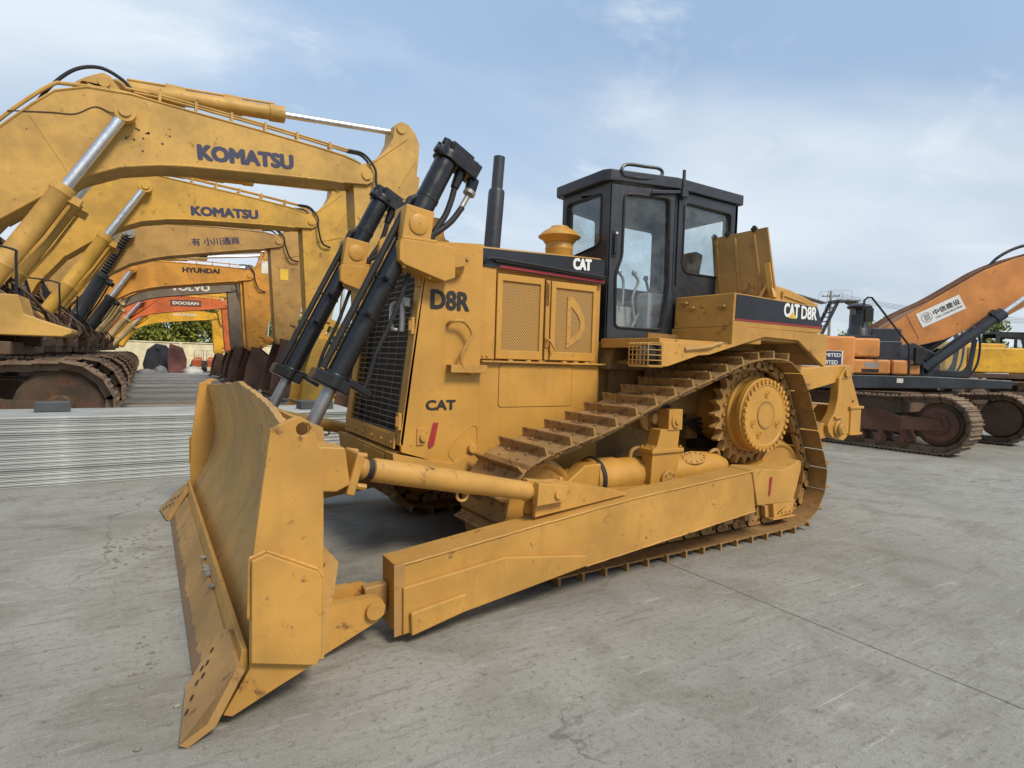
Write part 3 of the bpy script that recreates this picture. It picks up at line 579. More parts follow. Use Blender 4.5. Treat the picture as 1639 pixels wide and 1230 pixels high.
# grab handle, its step and the small boss on the side
for sy in (1, -1):
    hd = MB(); hd.tube(spline([(2.50, .66*sy, 1.80), (2.49, .72*sy, 1.825), (2.42, .735*sy, 1.83), (2.37, .74*sy, 1.80), (2.335, .74*sy, 1.735), (2.37, .74*sy, 1.67), (2.41, .74*sy, 1.60), (2.415, .735*sy, 1.53), (2.38, .73*sy, 1.48), (2.32, .725*sy, 1.455), (2.28, .70*sy, 1.455), (2.27, .66*sy, 1.46)], 5), .0135, 10)
    hd.build('grab_handle', 'cat_worn', guard)
    stp = MB(); stp.box((2.20, .662*sy, 1.455), (2.50, .67*sy, 1.51)); stp.box((2.20, .664*sy, 1.503), (2.50, .74*sy, 1.513)); stp.box((2.20, .735*sy, 1.455), (2.50, .742*sy, 1.513)); stp.build('step', 'cat_worn', guard, bevel=.003)
    bs = MB(); bs.box((2.72, .662*sy, .93), (2.665, .672*sy, 1.05)); bs.cyl((2.675, .67*sy, .985), (2.675, .695*sy, .985), .026, n=18); bs.cyl((2.675, .695*sy, .985), (2.675, .697*sy, .985), .008, n=8); bs.build('lock_boss', 'cat_worn', guard, bevel=.003)
MB().tube(spline([(2.41, .664, .79), (2.46, .664, .84), (2.45, .664, .90), (2.36, .664, 1.0), (2.28, .664, 1.055), (2.235, .664, 1.04), (2.228, .664, .96), (2.235, .664, .90), (2.28, .664, .84), (2.41, .664, .79)]), .0035, 5).build('seam', 'cat_worn', guard)
MB().cyl((2.275, .662, .885), (2.275, .70, .885), .035, n=18).build('side_plug', 'cat_worn', guard, bevel=.004)
for sy, nm in ((1, 'lettering'),):
    text('lettering', 'D8R', (2.632, .664, 1.912), YU, UP, .132, 'ink', guard, width=.30, bold=.026)
    text('lettering', 'CAT', (2.652, .664, 1.182), YU, UP, .068, 'ink', guard, width=.23, bold=.03)

# ---- engine bay: lower panel, mesh doors, hood band
ev = MB(); ev.box((.99, -.60, .72), (2.215, .60, 1.545)); eb_ = ev.build('engine_bay', 'cat', dz, bevel=.006)
for sy in (1, -1):
    MB().box((1.04, .60*sy, .66), (2.213, .645*sy, 1.535)).build('lower_panel', 'cat', eb_, bevel=.006)
    MB().plate(rnd([(-.355, -.165), (.355, -.165), (.355, .165), (-.355, .165)], .03), [], (1.685, .647*sy, 1.355), (1, 0, 0), (0, 0, 1), (0, .003*sy, 0)).bolts([(x, .650*sy, 1.50) for x in (1.42, 1.66, 1.95)], (0, sy, 0), .009, .005).build('access_cover', 'cat', eb_, bevel=.0015, seg=1)
    gvp = [(-.358, -.168), (.358, -.168), (.358, .168), (-.358, .168)]
    MB().plate(rnd(gvp, .03), [rnd([(a*.988, b*.975) for a, b in gvp], .03)], (1.685, .645*sy, 1.355), (1, 0, 0), (0, 0, 1), (0, .0025*sy, 0)).build('panel_gap', 'dark', eb_)
    ia = MB(); ia.box((.99, .50*sy, 1.55), (2.205, .575*sy, 2.30)); ia.build('engine_side', 'cat_worn', eb_)
    MB().box((2.07, .575*sy, 1.56), (2.205, .615*sy, 2.27)).bolts([(x, .614*sy, 1.585) for x in (2.175, 2.135)], (0, sy, 0), .012, .012).build('corner_post', 'cat', eb_, bevel=.005)
    for x0, x1, z0, z1 in ((2.062, 1.622, 1.565, 2.225), (1.548, 1.070, 1.568, 2.215)):
        d = MB(); w_ = .047
        d.plate([(x0, z0), (x1, z0), (x1, z1), (x0, z1)], [[(x0-w_, z0+.068), (x1+w_*.75, z0+.068), (x1+w_*.75, z1-.052), (x0-w_, z1-.052)]], (0, .60*sy, 0), (1, 0, 0), (0, 0, 1), (0, .025*sy, 0))
        dd = d.build('mesh_door', 'cat', eb_, bevel=.004)
        MB().box((x0-.02, .602*sy, z0+.03), (x1+.02, .610*sy, z1-.03)).build('mesh_screen', 'screen', dd)
        if x0 < 1.6:
            D = [(1.375, 2.10), (1.34, 2.11), (1.25, 2.04), (1.19, 1.93), (1.185, 1.84), (1.225, 1.76), (1.375, 1.665)]; Di = [(1.335, 2.02), (1.27, 1.96), (1.235, 1.90), (1.235, 1.84), (1.27, 1.79), (1.335, 1.745)]
            MB().plate(D, [Di], (0, .611*sy, 0), (1, 0, 0), (0, 0, 1), (0, .007*sy, 0)).build('stiffener', 'cat_worn', dd, bevel=.002, seg=1)
    hw = MB(); hw.box((1.604, .600*sy, 1.57), (1.563, .627*sy, 2.215)); hw.box((1.600, .626*sy, 2.02), (1.575, .640*sy, 2.20)); hw.tube([(1.588, .65*sy, 2.19), (1.588, .65*sy, 2.03)], .008, 6); hw.box((1.605, .626*sy, 1.67), (1.585, .64*sy, 1.75)); hw.tube([(1.595, .65*sy, 1.74), (1.575, .668*sy, 1.72), (1.53, .668*sy, 1.655)], .010, 8); hw.build('door_latch', 'cat_worn', eb_, bevel=.002, seg=1)
    hinges = MB(); hinges.box((.99, .55*sy, 1.535), (2.213, .685*sy, 1.55))
    for x in (1.95, 1.78, 1.66, 1.42, 1.30, 1.18): hinges.box((x, .60*sy, 1.548), (x-.04, .64*sy, 1.562))
    hinges.build('ledge', 'cat_worn', eb_, bevel=.003)
hd_ = MB(); hp = [(-.615, 2.27), (-.62, 2.40), (-.56, 2.435), (.56, 2.435), (.62, 2.40), (.615, 2.27)]
A_ = [(2.212, y, z-.012) for y, z in hp]; B_ = [(.99, y, z+.035 if z > 2.35 else z-.025) for y, z in hp]
hd_.add(A_+B_, [(0, 1, 2, 3, 4, 5), (11, 10, 9, 8, 7, 6)]+[(i, (i+1) % 6, 6+(i+1) % 6, 6+i) for i in range(6)])
hood = hd_.build('hood', 'cat', eb_, bevel=.006)
for sy in (1, -1):
    q = [(2.210, 2.265), (2.210, 2.400), (.992, 2.448), (.992, 2.235)]
    MB().plate(q, [], (0, .618*sy, 0), (1, 0, 0), (0, 0, 1), (0, .008*sy, 0)).build('hood_band', 'band', hood, bevel=.002, seg=1)
    q = [(2.05, 2.268), (2.05, 2.288), (.992, 2.270), (.992, 2.248)]
    MB().plate(q, [], (0, .627*sy, 0), (1, 0, 0), (0, 0, 1), (0, .004*sy, 0)).build('red_stripe', 'red', hood)
    rl = MB(); rl.tube(spline([(2.19, .63*sy, 2.292), (2.16, .648*sy, 2.322), (2.10, .65*sy, 2.33), (1.95, .65*sy, 2.325), (1.5, .65*sy, 2.31), (1.0, .645*sy, 2.295)]), .011, 8); rl.tube([(2.1, .648*sy, 2.312), (1.0, .645*sy, 2.278)], .007, 6); rl.build('hood_rail', 'rubber', hood)
text('lettering', 'CAT', (1.335, .627, 2.335), (-1, 0, .035), UP, .088, 'white', hood, width=.185, bold=.04)
MB().plate([(0, 0), (.07, 0), (.035, .045)], [], (1.275, .6272, 2.336), YU, UP, (0, .0025, 0)).build('emblem', 'band', hood)
ex = MB(); T = Vector((-.055, 0, .87)); p0 = Vector((1.865, .16, 2.40)); ax = T.normalized()
ex.rev(p0, ax, [(0, .070), (.58, .070), (.60, .066), (.615, .049), (.88, .049), (.885, .049), (.885, .043), (.6, .043), (.6, 0)], 28); ex.build('exhaust_stack', 'black', dz)
pc = MB(); pc.rev((1.03, 0, 2.44), UP, [(0, .130), (.17, .130), (.175, .133), (.19, .133), (.195, .130), (.26, .130)], 32)
pc.rev((1.03, 0, 2.68), UP, [(.0, .128), (.0, .14), (.035, .165), (.050, .198), (.056, .203), (.064, .200), (.11, .15), (.138, .10), (.143, .09), (.155, .085), (.163, .05), (.165, 0)], 36); pc.build('air_precleaner', 'cat', dz)

# ---- lift cylinders
for sy in (1, -1):
    y = .69*sy; piv = Vector((2.80, y, 2.455)); u = Vector((-.437, 0, .8995)); fwd = Vector((.8995, 0, .437)); Y = Vector((0, 1, 0))
    low_ = piv-u*1.18; top = piv+u*.585
    c = MB(); c.rev(low_, u, [(0, .071), (.02, .071), (1.06, .071), (1.06, .079), (1.40, .079), (1.405, .083), (1.43, .083), (1.435, .079), (1.72, .079)], 28)
    cyl = c.build('lift_cylinder', 'cylblack', dz)
    hd = MB(); hd.rev(low_-u*.06, u, [(0, .05), (0, .090), (.10, .090), (.105, .078)], 24); hd.bar(low_-u*.02-fwd*.10, low_-u*.02+fwd*.15, .17, .085, up=u); hd.bar(low_+u*.01-fwd*.26, low_+u*.03-fwd*.08, .07, .05, up=u); hd.build('gland', 'cylblack', cyl, bevel=.012)
    rd = MB(); rd.cyl(low_, low_-u*.50, .044, n=24); rd.cyl((low_-u*.50)-Y*.06, (low_-u*.50)+Y*.06, .07, n=20); rd.build('rod', 'steelrod', cyl)
    tp = MB(); tp.rev(top-u*.04, u, [(0, .088), (0, .098), (.06, .098), (.075, .085), (.08, 0)], 24); tp.bar(top+u*.03+fwd*.085, top+u*.02-fwd*.235, .155, .115, up=u); tp.bar(top+u*.075+fwd*.03, top+u*.07-fwd*.16, .11, .08, up=u)
    for a, b in ((.085, .05), (.085, -.05), (.03, .07), (-.10, .065), (-.19, .055), (-.19, -.055)): tp.cyl(top+fwd*a+Y*b+u*.04, top+fwd*a+Y*b+u*.088, .017, n=6)
    tp.cyl(top+fwd*.06+Y*.05-u*.02, top+fwd*.125+Y*.05-u*.02, .030, n=12); tp.cyl(top-fwd*.235-u*.01, top-fwd*.255-u*.10, .048, .042, n=14); tp.cyl(top-fwd*.13-u*.02, top-fwd*.14-u*.16, .042, .030, n=12)
    tp.build('head_valve', 'cylblack', cyl, bevel=.014)
    zf = MB(); q = top-fwd*.255-u*.10; zf.cyl(q, q-u*.03, .046, n=12); q2 = q-u*.03; zf.cyl(q2, q2-u*.12+fwd*.005, .020, n=10); zf.build('hose_fitting', 'zinc', cyl, bevel=.003)
    hs = MB()
    e1 = q2-u*.11; e2 = top-fwd*.14-u*.15
    hs.tube(spline([e1, e1-u*.15+fwd*.03, e1-u*.30+fwd*.10, piv-fwd*.125+u*.02, piv-fwd*.13-u*.16], 8), .022, 10)
    hs.tube(spline([e2, e2-u*.10-fwd*.02, e2-u*.22-fwd*.03, piv-fwd*.155+u*.06, piv-fwd*.16-u*.16], 8), .022, 10)
    hs.build('hose', 'rubber', cyl)
    pp = MB()
    k = fwd*.102; pp.tube([piv+u*.16+k, piv-u*.6+k, low_+u*.04+k], .024, 12); pp.tube([piv+u*.16+k, piv+u*.20+k*.7], .022, 8)
    k2 = -fwd*.20; pp.tube(spline([piv-u*.3+k2*.6+Y*.02, piv-u*.6+k2*.8, low_+u*.28-fwd*.17, low_+u*.10-fwd*.20, low_+u*.03-fwd*.2], 6), .016, 8)
    pp.build('hydraulic_pipe', 'rubber', cyl)
    for t_ in (.35, .62):
        cl = MB(); q = piv-u*(t_+.1); cl.rev(q, u, [(0, .070), (0, .077), (.014, .077), (.014, .070)], 20); cl.bar(q+u*.01+fwd*.01+Y*.085, q+u*.01+fwd*.06+Y*.115, .03, .02, up=u); cl.build('pipe_clamp', 'cylblack', cyl)
    bk = MB(); tw = Vector((-.13, 0, .99)).normalized(); bk.bar(piv+tw*.115, piv-tw*.125, .225, .205, up=fwd); yk = bk.build('trunnion_block', 'cat', dz, bevel=.008)
    MB().rev(piv+Y*.112, Y, [(0, .068), (.010, .068), (.013, .062), (.013, .006), (.009, .004), (.009, 0)], 28).build('trunnion_pin', 'cat', yk)
    MB().rev(piv-Y*.112, -Y, [(0, .068), (.010, .068), (.013, .062), (.013, 0)], 28).build('trunnion_pin', 'cat', yk)
    b2 = MB()
    b2.prism([(2.925, 2.345), (2.935, 2.31), (2.935, 2.20), (2.90, 2.175), (2.60, 2.09), (2.52, 2.12), (2.52, 2.33), (2.62, 2.345)], .575*sy, .815*sy)
    b2.prism([(2.915, 2.368), (2.915, 2.345), (2.66, 2.345), (2.66, 2.368)], .585*sy, .805*sy)
    b2.bolts([Vector((x, yy*sy, z)) for x, z in ((2.89, 2.18), (2.70, 2.125)) for yy in (.61, .78)], (0, 0, -1), .018, .028); b2.build('cylinder_mount', 'cat', yk, bevel=.008)
# ---- cab
cabr = MB()
FP = [(.78, -.30), (.78, .41), (.13, .592), (-.80, .592), (-.80, -.48), (.13, -.48)]
def wall(i, win, name='cab_wall', z0=1.775, z1=3.21, outer=None, parent=None, th=.045):
    a, b = Vector((*FP[i], 0)), Vector((*FP[(i+1) % 6], 0)); U = (b-a).normalized(); n = Vector((U.y, -U.x, 0)); Ln = (b-a).length
    out = outer or [(0, z0), (Ln, z0), (Ln, z1), (0, z1)]
    m = MB(); wr = rnd(win, .05) if win else None
    m.plate(out, [wr] if win else [], a, U, UP, -n*th); o = m.build(name, 'black', parent or dz, bevel=.005)
    if win:
        sr = MB(); sr.tube([a+U*p+Vector((0, 0, q))+n*.003 for p, q in wr], .010, 6, closed=True); sr.build('window_seal', 'rubber', o)
        g = MB(); g.plate(wr, [], a-n*.020, U, UP, -n*.004); g.build('window_pane', 'glass', o, smooth=False)
    return o, a, U, n
cab = None
fl = MB(); fl.plate([(x, y) for x, y in FP], [], (0, 0, 1.765), (1, 0, 0), (0, 1, 0), (0, 0, .02)); cab = fl.build('cab', 'black', dz)
wall(0, [(.08, 2.58), (.60, 2.66), (.60, 3.13), (.08, 3.13)], 'windscreen_panel', parent=cab)     # front, far to near
# near side: door on the slanted side, fixed frame round it
a = Vector((.78, .41, 0)); b = Vector((.13, .592, 0)); U = (b-a).normalized(); n = Vector((-U.y, U.x, 0)); n = n if n.y > 0 else -n
dx = lambda x: (.78-x)/(.65)*(b-a).length
door_out = [(dx(.765), 1.79), (dx(.165), 1.79), (dx(.105), 2.05), (dx(.135), 2.30), (dx(.135), 3.19), (dx(.765), 3.19)]
win = [(dx(.642), 3.115), (dx(.19), 3.12), (dx(.172), 2.30), (dx(.225), 1.885), (dx(.69), 1.89), (dx(.702), 2.38), (dx(.645), 2.54)]
wr = rnd(win, .05)
m = MB(); m.plate(door_out, [wr], a+n*.012, U, UP, -n*.045); door = m.build('door', 'black', cab, bevel=.006)
MB().tube([a+U*p+Vector((0, 0, q))+n*.016 for p, q in wr], .012, 6, closed=True).build('window_seal', 'rubber', door)
MB().plate(wr, [], a-n*.010, U, UP, -n*.004).build('window_pane', 'glass', door, smooth=False)
hm = MB(); hm.tube([a+U*dx(.725)+n*.03+Vector((0, 0, z)) for z in (2.74, 2.56)], .014, 8); hm.bar(a+U*dx(.725)+n*.015+Vector((0, 0, 2.77)), a+U*dx(.725)+n*.015+Vector((0, 0, 2.53)), .045, .012, up=n)
hm.build('door_handle', 'rubber', door, bevel=.003)
MB().cyl(a+U*dx(.715)+n*.02+Vector((0, 0, 2.745)), a+U*dx(.715)+n*.045+Vector((0, 0, 2.745)), .011, n=10).build('key_lock', 'chrome', door)
# post between door and rear window, door gaps
ps = MB(); ps.box((.125, .565, 1.775), (.055, .600, 3.21)); ps.tube([(.085, .612, 2.32), (.085, .612, 3.12)], .012, 8); ps.build('post', 'black', cab, bevel=.004)
wall(2, [(.135, 2.50), (.19, 2.45), (.82, 2.45), (.82, 3.11), (.135, 3.115)], 'side_panel', parent=cab)
wall(3, [(.15, 2.5), (.92, 2.5), (.92, 3.1), (.15, 3.1)], 'rear_panel', parent=cab)
wall(4, [(.12, 2.40), (.82, 2.40), (.82, 3.10), (.12, 3.10)], 'side_panel', parent=cab)
wall(5, [(.06, 1.95), (.52, 1.95), (.55, 3.10), (.08, 3.10)], 'far_door', parent=cab)
rf_ = MB(); def_ = [(.84, -.335), (.84, .375), (.80, .44), (.13, .625), (-.84, .625), (-.84, -.52), (.13, -.52), (.80, -.36)]
rf_.plate(def_, [], (0, 0, 3.215), (1, 0, 0), (0, 1, 0), (0, 0, .105)); rf_.plate([(x*.93-.01, y*.86) for x, y in def_], [], (0, 0, 3.319), (1, 0, 0), (0, 1, 0), (0, 0, .022))
roof = rf_.build('cab_roof', 'black', cab, bevel=.014)
rh = MB(); rh.tube(spline([(.69, .47, 3.29), (.70, .47, 3.325), (.64, .475, 3.375), (.45, .51, 3.385), (.31, .545, 3.385), (.27, .555, 3.345), (.31, .55, 3.30)], 5)+spline([(.34, .55, 3.285), (.5, .52, 3.265), (.66, .475, 3.27), (.69, .47, 3.29)], 5), .016, 8); rh.build('roof_handle', 'black', roof)
br = MB(); br.box((.10, .60, 3.14), (.02, .66, 3.22)); br.box((.075, .62, 3.18), (.045, .64, 3.40)); br.bar((.40, .56, 3.15), (.08, .63, 3.19), .02, .03); br.cyl((.06, .63, 3.12), (.06, .63, 3.28), .02, n=10); br.build('roof_bracket', 'black', roof, bevel=.004)
# cab interior
it = MB(); it.box((-.55, -.30, 1.80), (.0, .25, 2.10)); it.box((-.60, -.24, 2.10), (-.02, .22, 2.22)); it.T = Matrix.Translation((-.56, 0, 2.22)) @ Matrix.Rotation(R(-12), 4, 'Y'); it.box((-.10, -.24, 0), (.03, .20, .58)); it.T = None
it.build('operator_seat', 'rubber', cab, bevel=.03, seg=3)
cn = MB(); cn.box((.25, -.30, 1.80), (.70, .20, 2.12)); cn.box((-.3, .26, 1.80), (.25, .42, 2.25)); cn.box((-.3, -.46, 1.80), (.35, -.34, 2.25)); cn.build('console', 'plast', cab, bevel=.02)
lv = MB()
for p in ([(.42, .24, 2.12), (.40, .22, 2.36), (.46, .22, 2.44)], [(.30, .30, 1.95), (.33, .28, 2.2), (.26, .28, 2.36), (.30, .26, 2.44)], [(.1, .30, 2.2), (.16, .28, 2.40)], [(.52, .1, 2.1), (.55, .12, 2.42)], [(.40, .32, 1.84), (.28, .30, 2.02), (.20, .30, 2.10)]): lv.tube(spline(p), .013, 8); lv.rev(p[-1], UP, [(-.02, .0), (-.015, .02), (.01, .026), (.03, .018), (.035, 0)], 10)
lv.build('control_lever', 'zinc', cab)
MB().box((-.2, -.48, 1.80), (.0, -.474, 3.1)).build('headliner', 'rubber', cab) if 0 else None

# ---- fenders, platform, tank
for sy in (1, -1):
    pf = MB(); pf.box((.97, .58*sy, 1.725), (.10, 1.262*sy, 1.765)); pf.box((.10, .45*sy, 1.725), (-.80, .70*sy, 1.764)); pf.box((.975, .60*sy, 1.69), (.955, 1.28*sy, 1.768)); plat = pf.build('platform', 'cat_worn', dz, bevel=.005)
    fs_ = MB(); fs_.prism([(.974, 1.735), (.965, 1.54), (.90, 1.545), (.55, 1.640), (.42, 1.650), (-.312, 1.832), (-.82, 1.822), (-1.27, 1.584), (-1.305, 1.60), (-1.305, 1.902), (.135, 1.905), (.138, 1.745)], 1.265*sy, 1.305*sy)
    fd_ = fs_.build('fender', 'cat_worn', dz, bevel=.006)
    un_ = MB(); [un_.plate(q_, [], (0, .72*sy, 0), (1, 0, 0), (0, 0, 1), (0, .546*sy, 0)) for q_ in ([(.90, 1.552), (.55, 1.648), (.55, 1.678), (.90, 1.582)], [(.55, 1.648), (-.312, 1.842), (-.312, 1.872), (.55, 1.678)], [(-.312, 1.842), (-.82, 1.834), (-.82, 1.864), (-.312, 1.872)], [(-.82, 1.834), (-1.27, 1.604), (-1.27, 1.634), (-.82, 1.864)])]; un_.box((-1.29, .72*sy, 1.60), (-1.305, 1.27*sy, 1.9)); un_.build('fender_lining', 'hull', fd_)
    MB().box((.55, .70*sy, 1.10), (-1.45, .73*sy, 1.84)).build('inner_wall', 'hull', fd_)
    tb = MB(); tb.box((.135, .62*sy, 1.762), (-.30, 1.28*sy, 1.90)); tb.prism([(.125, 1.90), (.115, 2.192), (-1.10, 2.165), (-1.135, 2.13), (-1.225, 1.965), (-1.22, 1.915), (-1.15, 1.905)], .64*sy, 1.295*sy); tb.prism([(-.30, 1.90), (-.3, 1.80), (-1.3, 1.80), (-1.3, 1.90)], .64*sy, 1.27*sy)
    tank = tb.build('fender_tank', 'cat_worn', dz, bevel=.010)
    q = [(.100, 1.972), (.092, 2.180), (-1.105, 2.155), (-1.135, 2.125), (-1.215, 1.972)]
    MB().plate(q, [], (0, 1.296*sy, 0), (1, 0, 0), (0, 0, 1), (0, .005*sy, 0)).build('tank_band', 'band', tank)
    MB().plate([(.100, 1.958), (.100, 1.971), (-1.216, 1.971), (-1.219, 1.955)], [], (0, 1.296*sy, 0), (1, 0, 0), (0, 0, 1), (0, .005*sy, 0)).build('red_stripe', 'red', tank)
    for y, z in ((.76, 2.125), (.845, 2.075), (1.18, 2.072)):
        ck = MB(); ck.box((.125, (y-.04)*sy, z), (.160, (y+.04)*sy, z+.018)); ck.box((.125, (y-.02)*sy, z-.02), (.142, (y+.02)*sy, z)); ck.build('box_latch', 'cat_dusty', tank, bevel=.002, seg=1)
    lp = MB(); lp.cyl((.95, 1.20*sy, 1.632), (1.06, 1.20*sy, 1.632), .078, n=24, cap=True); lp.box((.99, 1.12*sy, 1.545), (.96, 1.29*sy, 1.725)); lamp = lp.build('work_lamp', 'rubber', fd_)
    MB().rev((1.062, 1.20*sy, 1.632), (1, 0, 0), [(0, .072), (.01, .06), (.016, .03), (.018, 0)], 20).build('lens', 'lens', lamp)
    lg = MB()
    for k in range(6):
        y = (1.105+k*.042)*sy; lg.tube([(.97, y, 1.722), (1.115, y, 1.722), (1.125, y, 1.712), (1.125, y, 1.55), (1.115, y, 1.54), (.97, y, 1.54)], .004, 5)
    for k in range(5):
        z = 1.55+k*.04; lg.tube([(.97, 1.105*sy, z), (1.12, 1.105*sy, z), (1.127, 1.11*sy, z), (1.127, 1.31*sy, z), (1.12, 1.317*sy, z), (.97, 1.317*sy, z)], .004, 5)
    lg.build('lamp_guard', 'cat_worn', lamp)
    MB().tube(spline([(.72, 1.31*sy, 1.685), (.45, 1.318*sy, 1.715), (.35, 1.31*sy, 1.74), (.28, 1.31*sy, 1.75)]), [.017]*19, 8).build('lamp_conduit', 'cat_dusty', fd_)
text('lettering', 'CAT', (-.585, 1.3012, 2.035), (-1, 0, .0), UP, .118, 'white', tank if 0 else dz, width=.225, bold=.028)
text('lettering', 'D8R', (-.855, 1.3012, 2.03), (-1, 0, .0), UP, .118, 'white', dz, width=.245, bold=.022)
MB().plate([(0, 0), (.13, 0), (.065, .065)], [], (-.65, 1.3032, 2.022), YU, UP, (0, .0015, 0)).build('emblem', 'gold', dz)
# open lid standing on the fender box
ld = MB(); A0, A1, B1, B0 = Vector((-.5, .60, 2.20)), Vector((-.5, 1.27, 2.205)), Vector((-.5, 1.145, 2.859)), Vector((-.5, .520, 2.85))
ld.add([A0, A1, B1, B0]+[p-Vector((.02, 0, 0)) for p in (A0, A1, B1, B0)], [(0, 1, 2, 3), (7, 6, 5, 4), (0, 4, 5, 1), (1, 5, 6, 2), (2, 6, 7, 3), (3, 7, 4, 0)])
for t_ in (.12, .46, .80):
    p, q = A0+(A1-A0)*t_, B0+(B1-B0)*t_; ld.bar(p+Vector((.008, 0, 0)), q+Vector((.008, 0, -.05)), .02, .03, up=(1, 0, 0))
lid = ld.build('open_lid', 'cat_dusty', dz, bevel=.003)
for t_ in (.05, .30, .78):
    lk = MB(); p = B0+(B1-B0)*t_; lk.cyl(p+Vector((.0, 0, -.02)), p+Vector((0, 0, .035)), .018, n=10); lk.box(p+Vector((-.012, -.03, .0)), p+Vector((.012, .03, .018))); lk.build('lid_latch', 'rubber', lid)
pr_ = MB(); pr_.bar((-.47, 1.12, 2.20), (-.50, 1.20, 2.37), .03, .03); pr_.bar((-.49, 1.22, 2.26), (-.48, 1.175, 2.52), .02, .05); pr_.bar((-.49, 1.25, 2.19), (-.50, 1.215, 2.28), .04, .06); pr_.build('lid_stay', 'cat', lid, bevel=.003)
# rear fuel tank with sloping top
ft = MB(); ft.prism([(-.86, 1.7), (-.86, 2.44), (-1.60, 2.49), (-1.90, 2.46), (-2.46, 2.34), (-2.46, 1.62), (-1.3, 1.60)], -.62, .52); ft.build('fuel_tank', 'cat_worn', dz, bevel=.03, seg=3)
fc = MB(); fc.cyl((-1.35, .35, 2.47), (-1.35, .35, 2.53), .07, n=18); fc.cyl((-1.05, .46, 2.46), (-1.05, .46, 2.62), .035, n=12); fc.tube([(-1.75, .525, 2.38), (-2.2, .525, 2.32)], .012, 6); fc.tube([(-1.72, .53, 2.36), (-1.72, .53, 2.42)], .02, 8); fc.build('filler_cap', 'cat_worn', dz)
# rear body under the cab, seen behind the track
rb = MB(); rb.box((-1.7, -.7, .75), (-.2, .7, 1.65)); rb.build('transmission_case', 'dark', dz)
hs = MB()
for k in range(4): hs.tube(spline([(.9-.1*k, .74, 1.15+.06*k), (.5, .76, 1.2+.05*k), (.1, .75, 1.05), (-.2, .75, .9+.05*k)]), .014, 6)
hs.build('hose', 'rubber', dz)

# ---- ripper
rp = MB(); rp.box((-1.6, -.53, 1.50), (-2.45, .53, 1.545))
for y in (-.62, .62):
    rp.prism([(-1.55, 1.42), (-1.55, 1.62), (-1.81, 1.56), (-2.53, 1.605), (-2.82, 1.625), (-2.86, 1.55), (-2.74, 1.43), (-2.07, 1.32)], y-.09, y+.09)
ripper = rp.build('ripper', 'cat', dz, bevel=.012)
tp = MB(); tp.box((-1.55, -.72, 1.0), (-1.75, .72, 1.5)); tp.build('ripper_base', 'cat', ripper, bevel=.01)
for y in (-.70, .70):
    sh = [(-2.575, 1.46), (-2.72, 1.60), (-2.83, 1.62), (-2.88, 1.56), (-2.85, 1.47), (-3.057, 1.126), (-3.09, .80), (-2.84, .77), (-2.735, .712), (-2.50, .76), (-2.41, .83), (-2.385, .90), (-2.42, .96), (-2.51, 1.05), (-2.565, 1.22)]
    sg = 1 if y > 0 else -1; s_ = MB(); s_.prism(sh, y-.05, y+.05, [circ(-2.90, 1.18, .02, 10)]); s_.rev((-2.72, y+.05*sg, 1.52), (0, sg, 0), [(0, .05), (.03, .05), (.03, 0)], 18); s_.box((-2.50, y+.05*sg, .98), (-2.66, y+.075*sg, 1.01)); s_.bolts([(-2.79, y+.05*sg, 1.49), (-2.79, y+.05*sg, 1.56), (-2.66, y+.05*sg, 1.46), (-2.85, y+.05*sg, 1.53)], (0, sg, 0), .014, .015); s_.build('carrier_plate', 'cat', ripper, bevel=.01)
    pn = MB(); pn.rev((-2.60, y+.05*sg, .865), (0, sg, 0), [(0, .10), (.02, .10), (.03, .075), (.06, .075), (.065, .06), (.075, .055), (.075, 0)], 24); pn.build('carrier_pin', 'cat_worn', ripper, bevel=.003)
    lk = MB(); lk.bar((-1.5, y*.9, .74), (-2.62, y*.9, .86), .14, .18); lk.build('lower_link', 'cat', ripper, bevel=.01)
    rc_ = MB(); rc_.cyl((-1.55, y*.72, .98), (-2.15, y*.72, 1.28), .085, n=20); rc_.cyl((-2.15, y*.72, 1.28), (-2.58, y*.72, 1.46), .045, n=14); rc_.rev((-2.12, y*.72, 1.265), Vector((-.6, 0, .3)).normalized(), [(0, .10), (.05, .10)], 20); rc_.build('ripper_cylinder', 'cat_worn', ripper)
bm_ = MB(); bm_.box((-2.84, -.768, .80), (-3.07, .768, 1.10)); bm_.box((-2.80, -.785, 1.095), (-3.10, .785, 1.125)); bm_.box((-2.81, -.785, .775), (-3.09, .785, .803)); bm_.build('ripper_beam', 'cat', ripper, bevel=.006)
sk = MB(); sk.prism([(-2.88, 1.50), (-3.06, 1.50), (-3.05, .55), (-2.85, .20), (-2.72, .22), (-2.88, .60)], -.05, .05); sk.build('ripper_shank', 'cat_dusty', ripper, bevel=.008)
# ------------------------------------------------------------------ EXCAVATORS
def exmat(name, c, dust=.45, rust=.06): return paint(name, c, .5, dust, rust, .16, dustc=(.33, .25, .15), bump=.2)
M['kom'] = exmat('excavator_yellow', (.52, .30, .065)); M['kom2'] = exmat('excavator_deep_yellow', (.55, .31, .045)); M['tan'] = exmat('excavator_tan', (.44, .25, .07))
M['hyu'] = exmat('excavator_orange_yellow', (.60, .27, .035)); M['vol'] = exmat('excavator_grey_brown', (.17, .135, .10)); M['doo'] = exmat('excavator_red_orange', (.62, .13, .03))
M['yel'] = exmat('excavator_bright_yellow', (.72, .38, .02)); M['org'] = exmat('excavator_orange', (.62, .235, .055))
M['mud'] = paint('muddy_steel', (.085, .055, .035), .75, .7, .5, .3, dustc=(.19, .13, .085), bump=.5)
M['mudl'] = paint('dry_mud_steel', (.17, .115, .075), .75, .6, .4, .3, dustc=(.28, .21, .15), bump=.5)
M['rustdk'] = paint('rusty_bucket_steel', (.13, .07, .048), .7, .45, .3, .3, dustc=(.22, .15, .10), bump=.4)
M['rust'] = paint('rusty_frame', (.15, .065, .04), .7, .5, .4, .3, dustc=(.2, .13, .09), bump=.3)
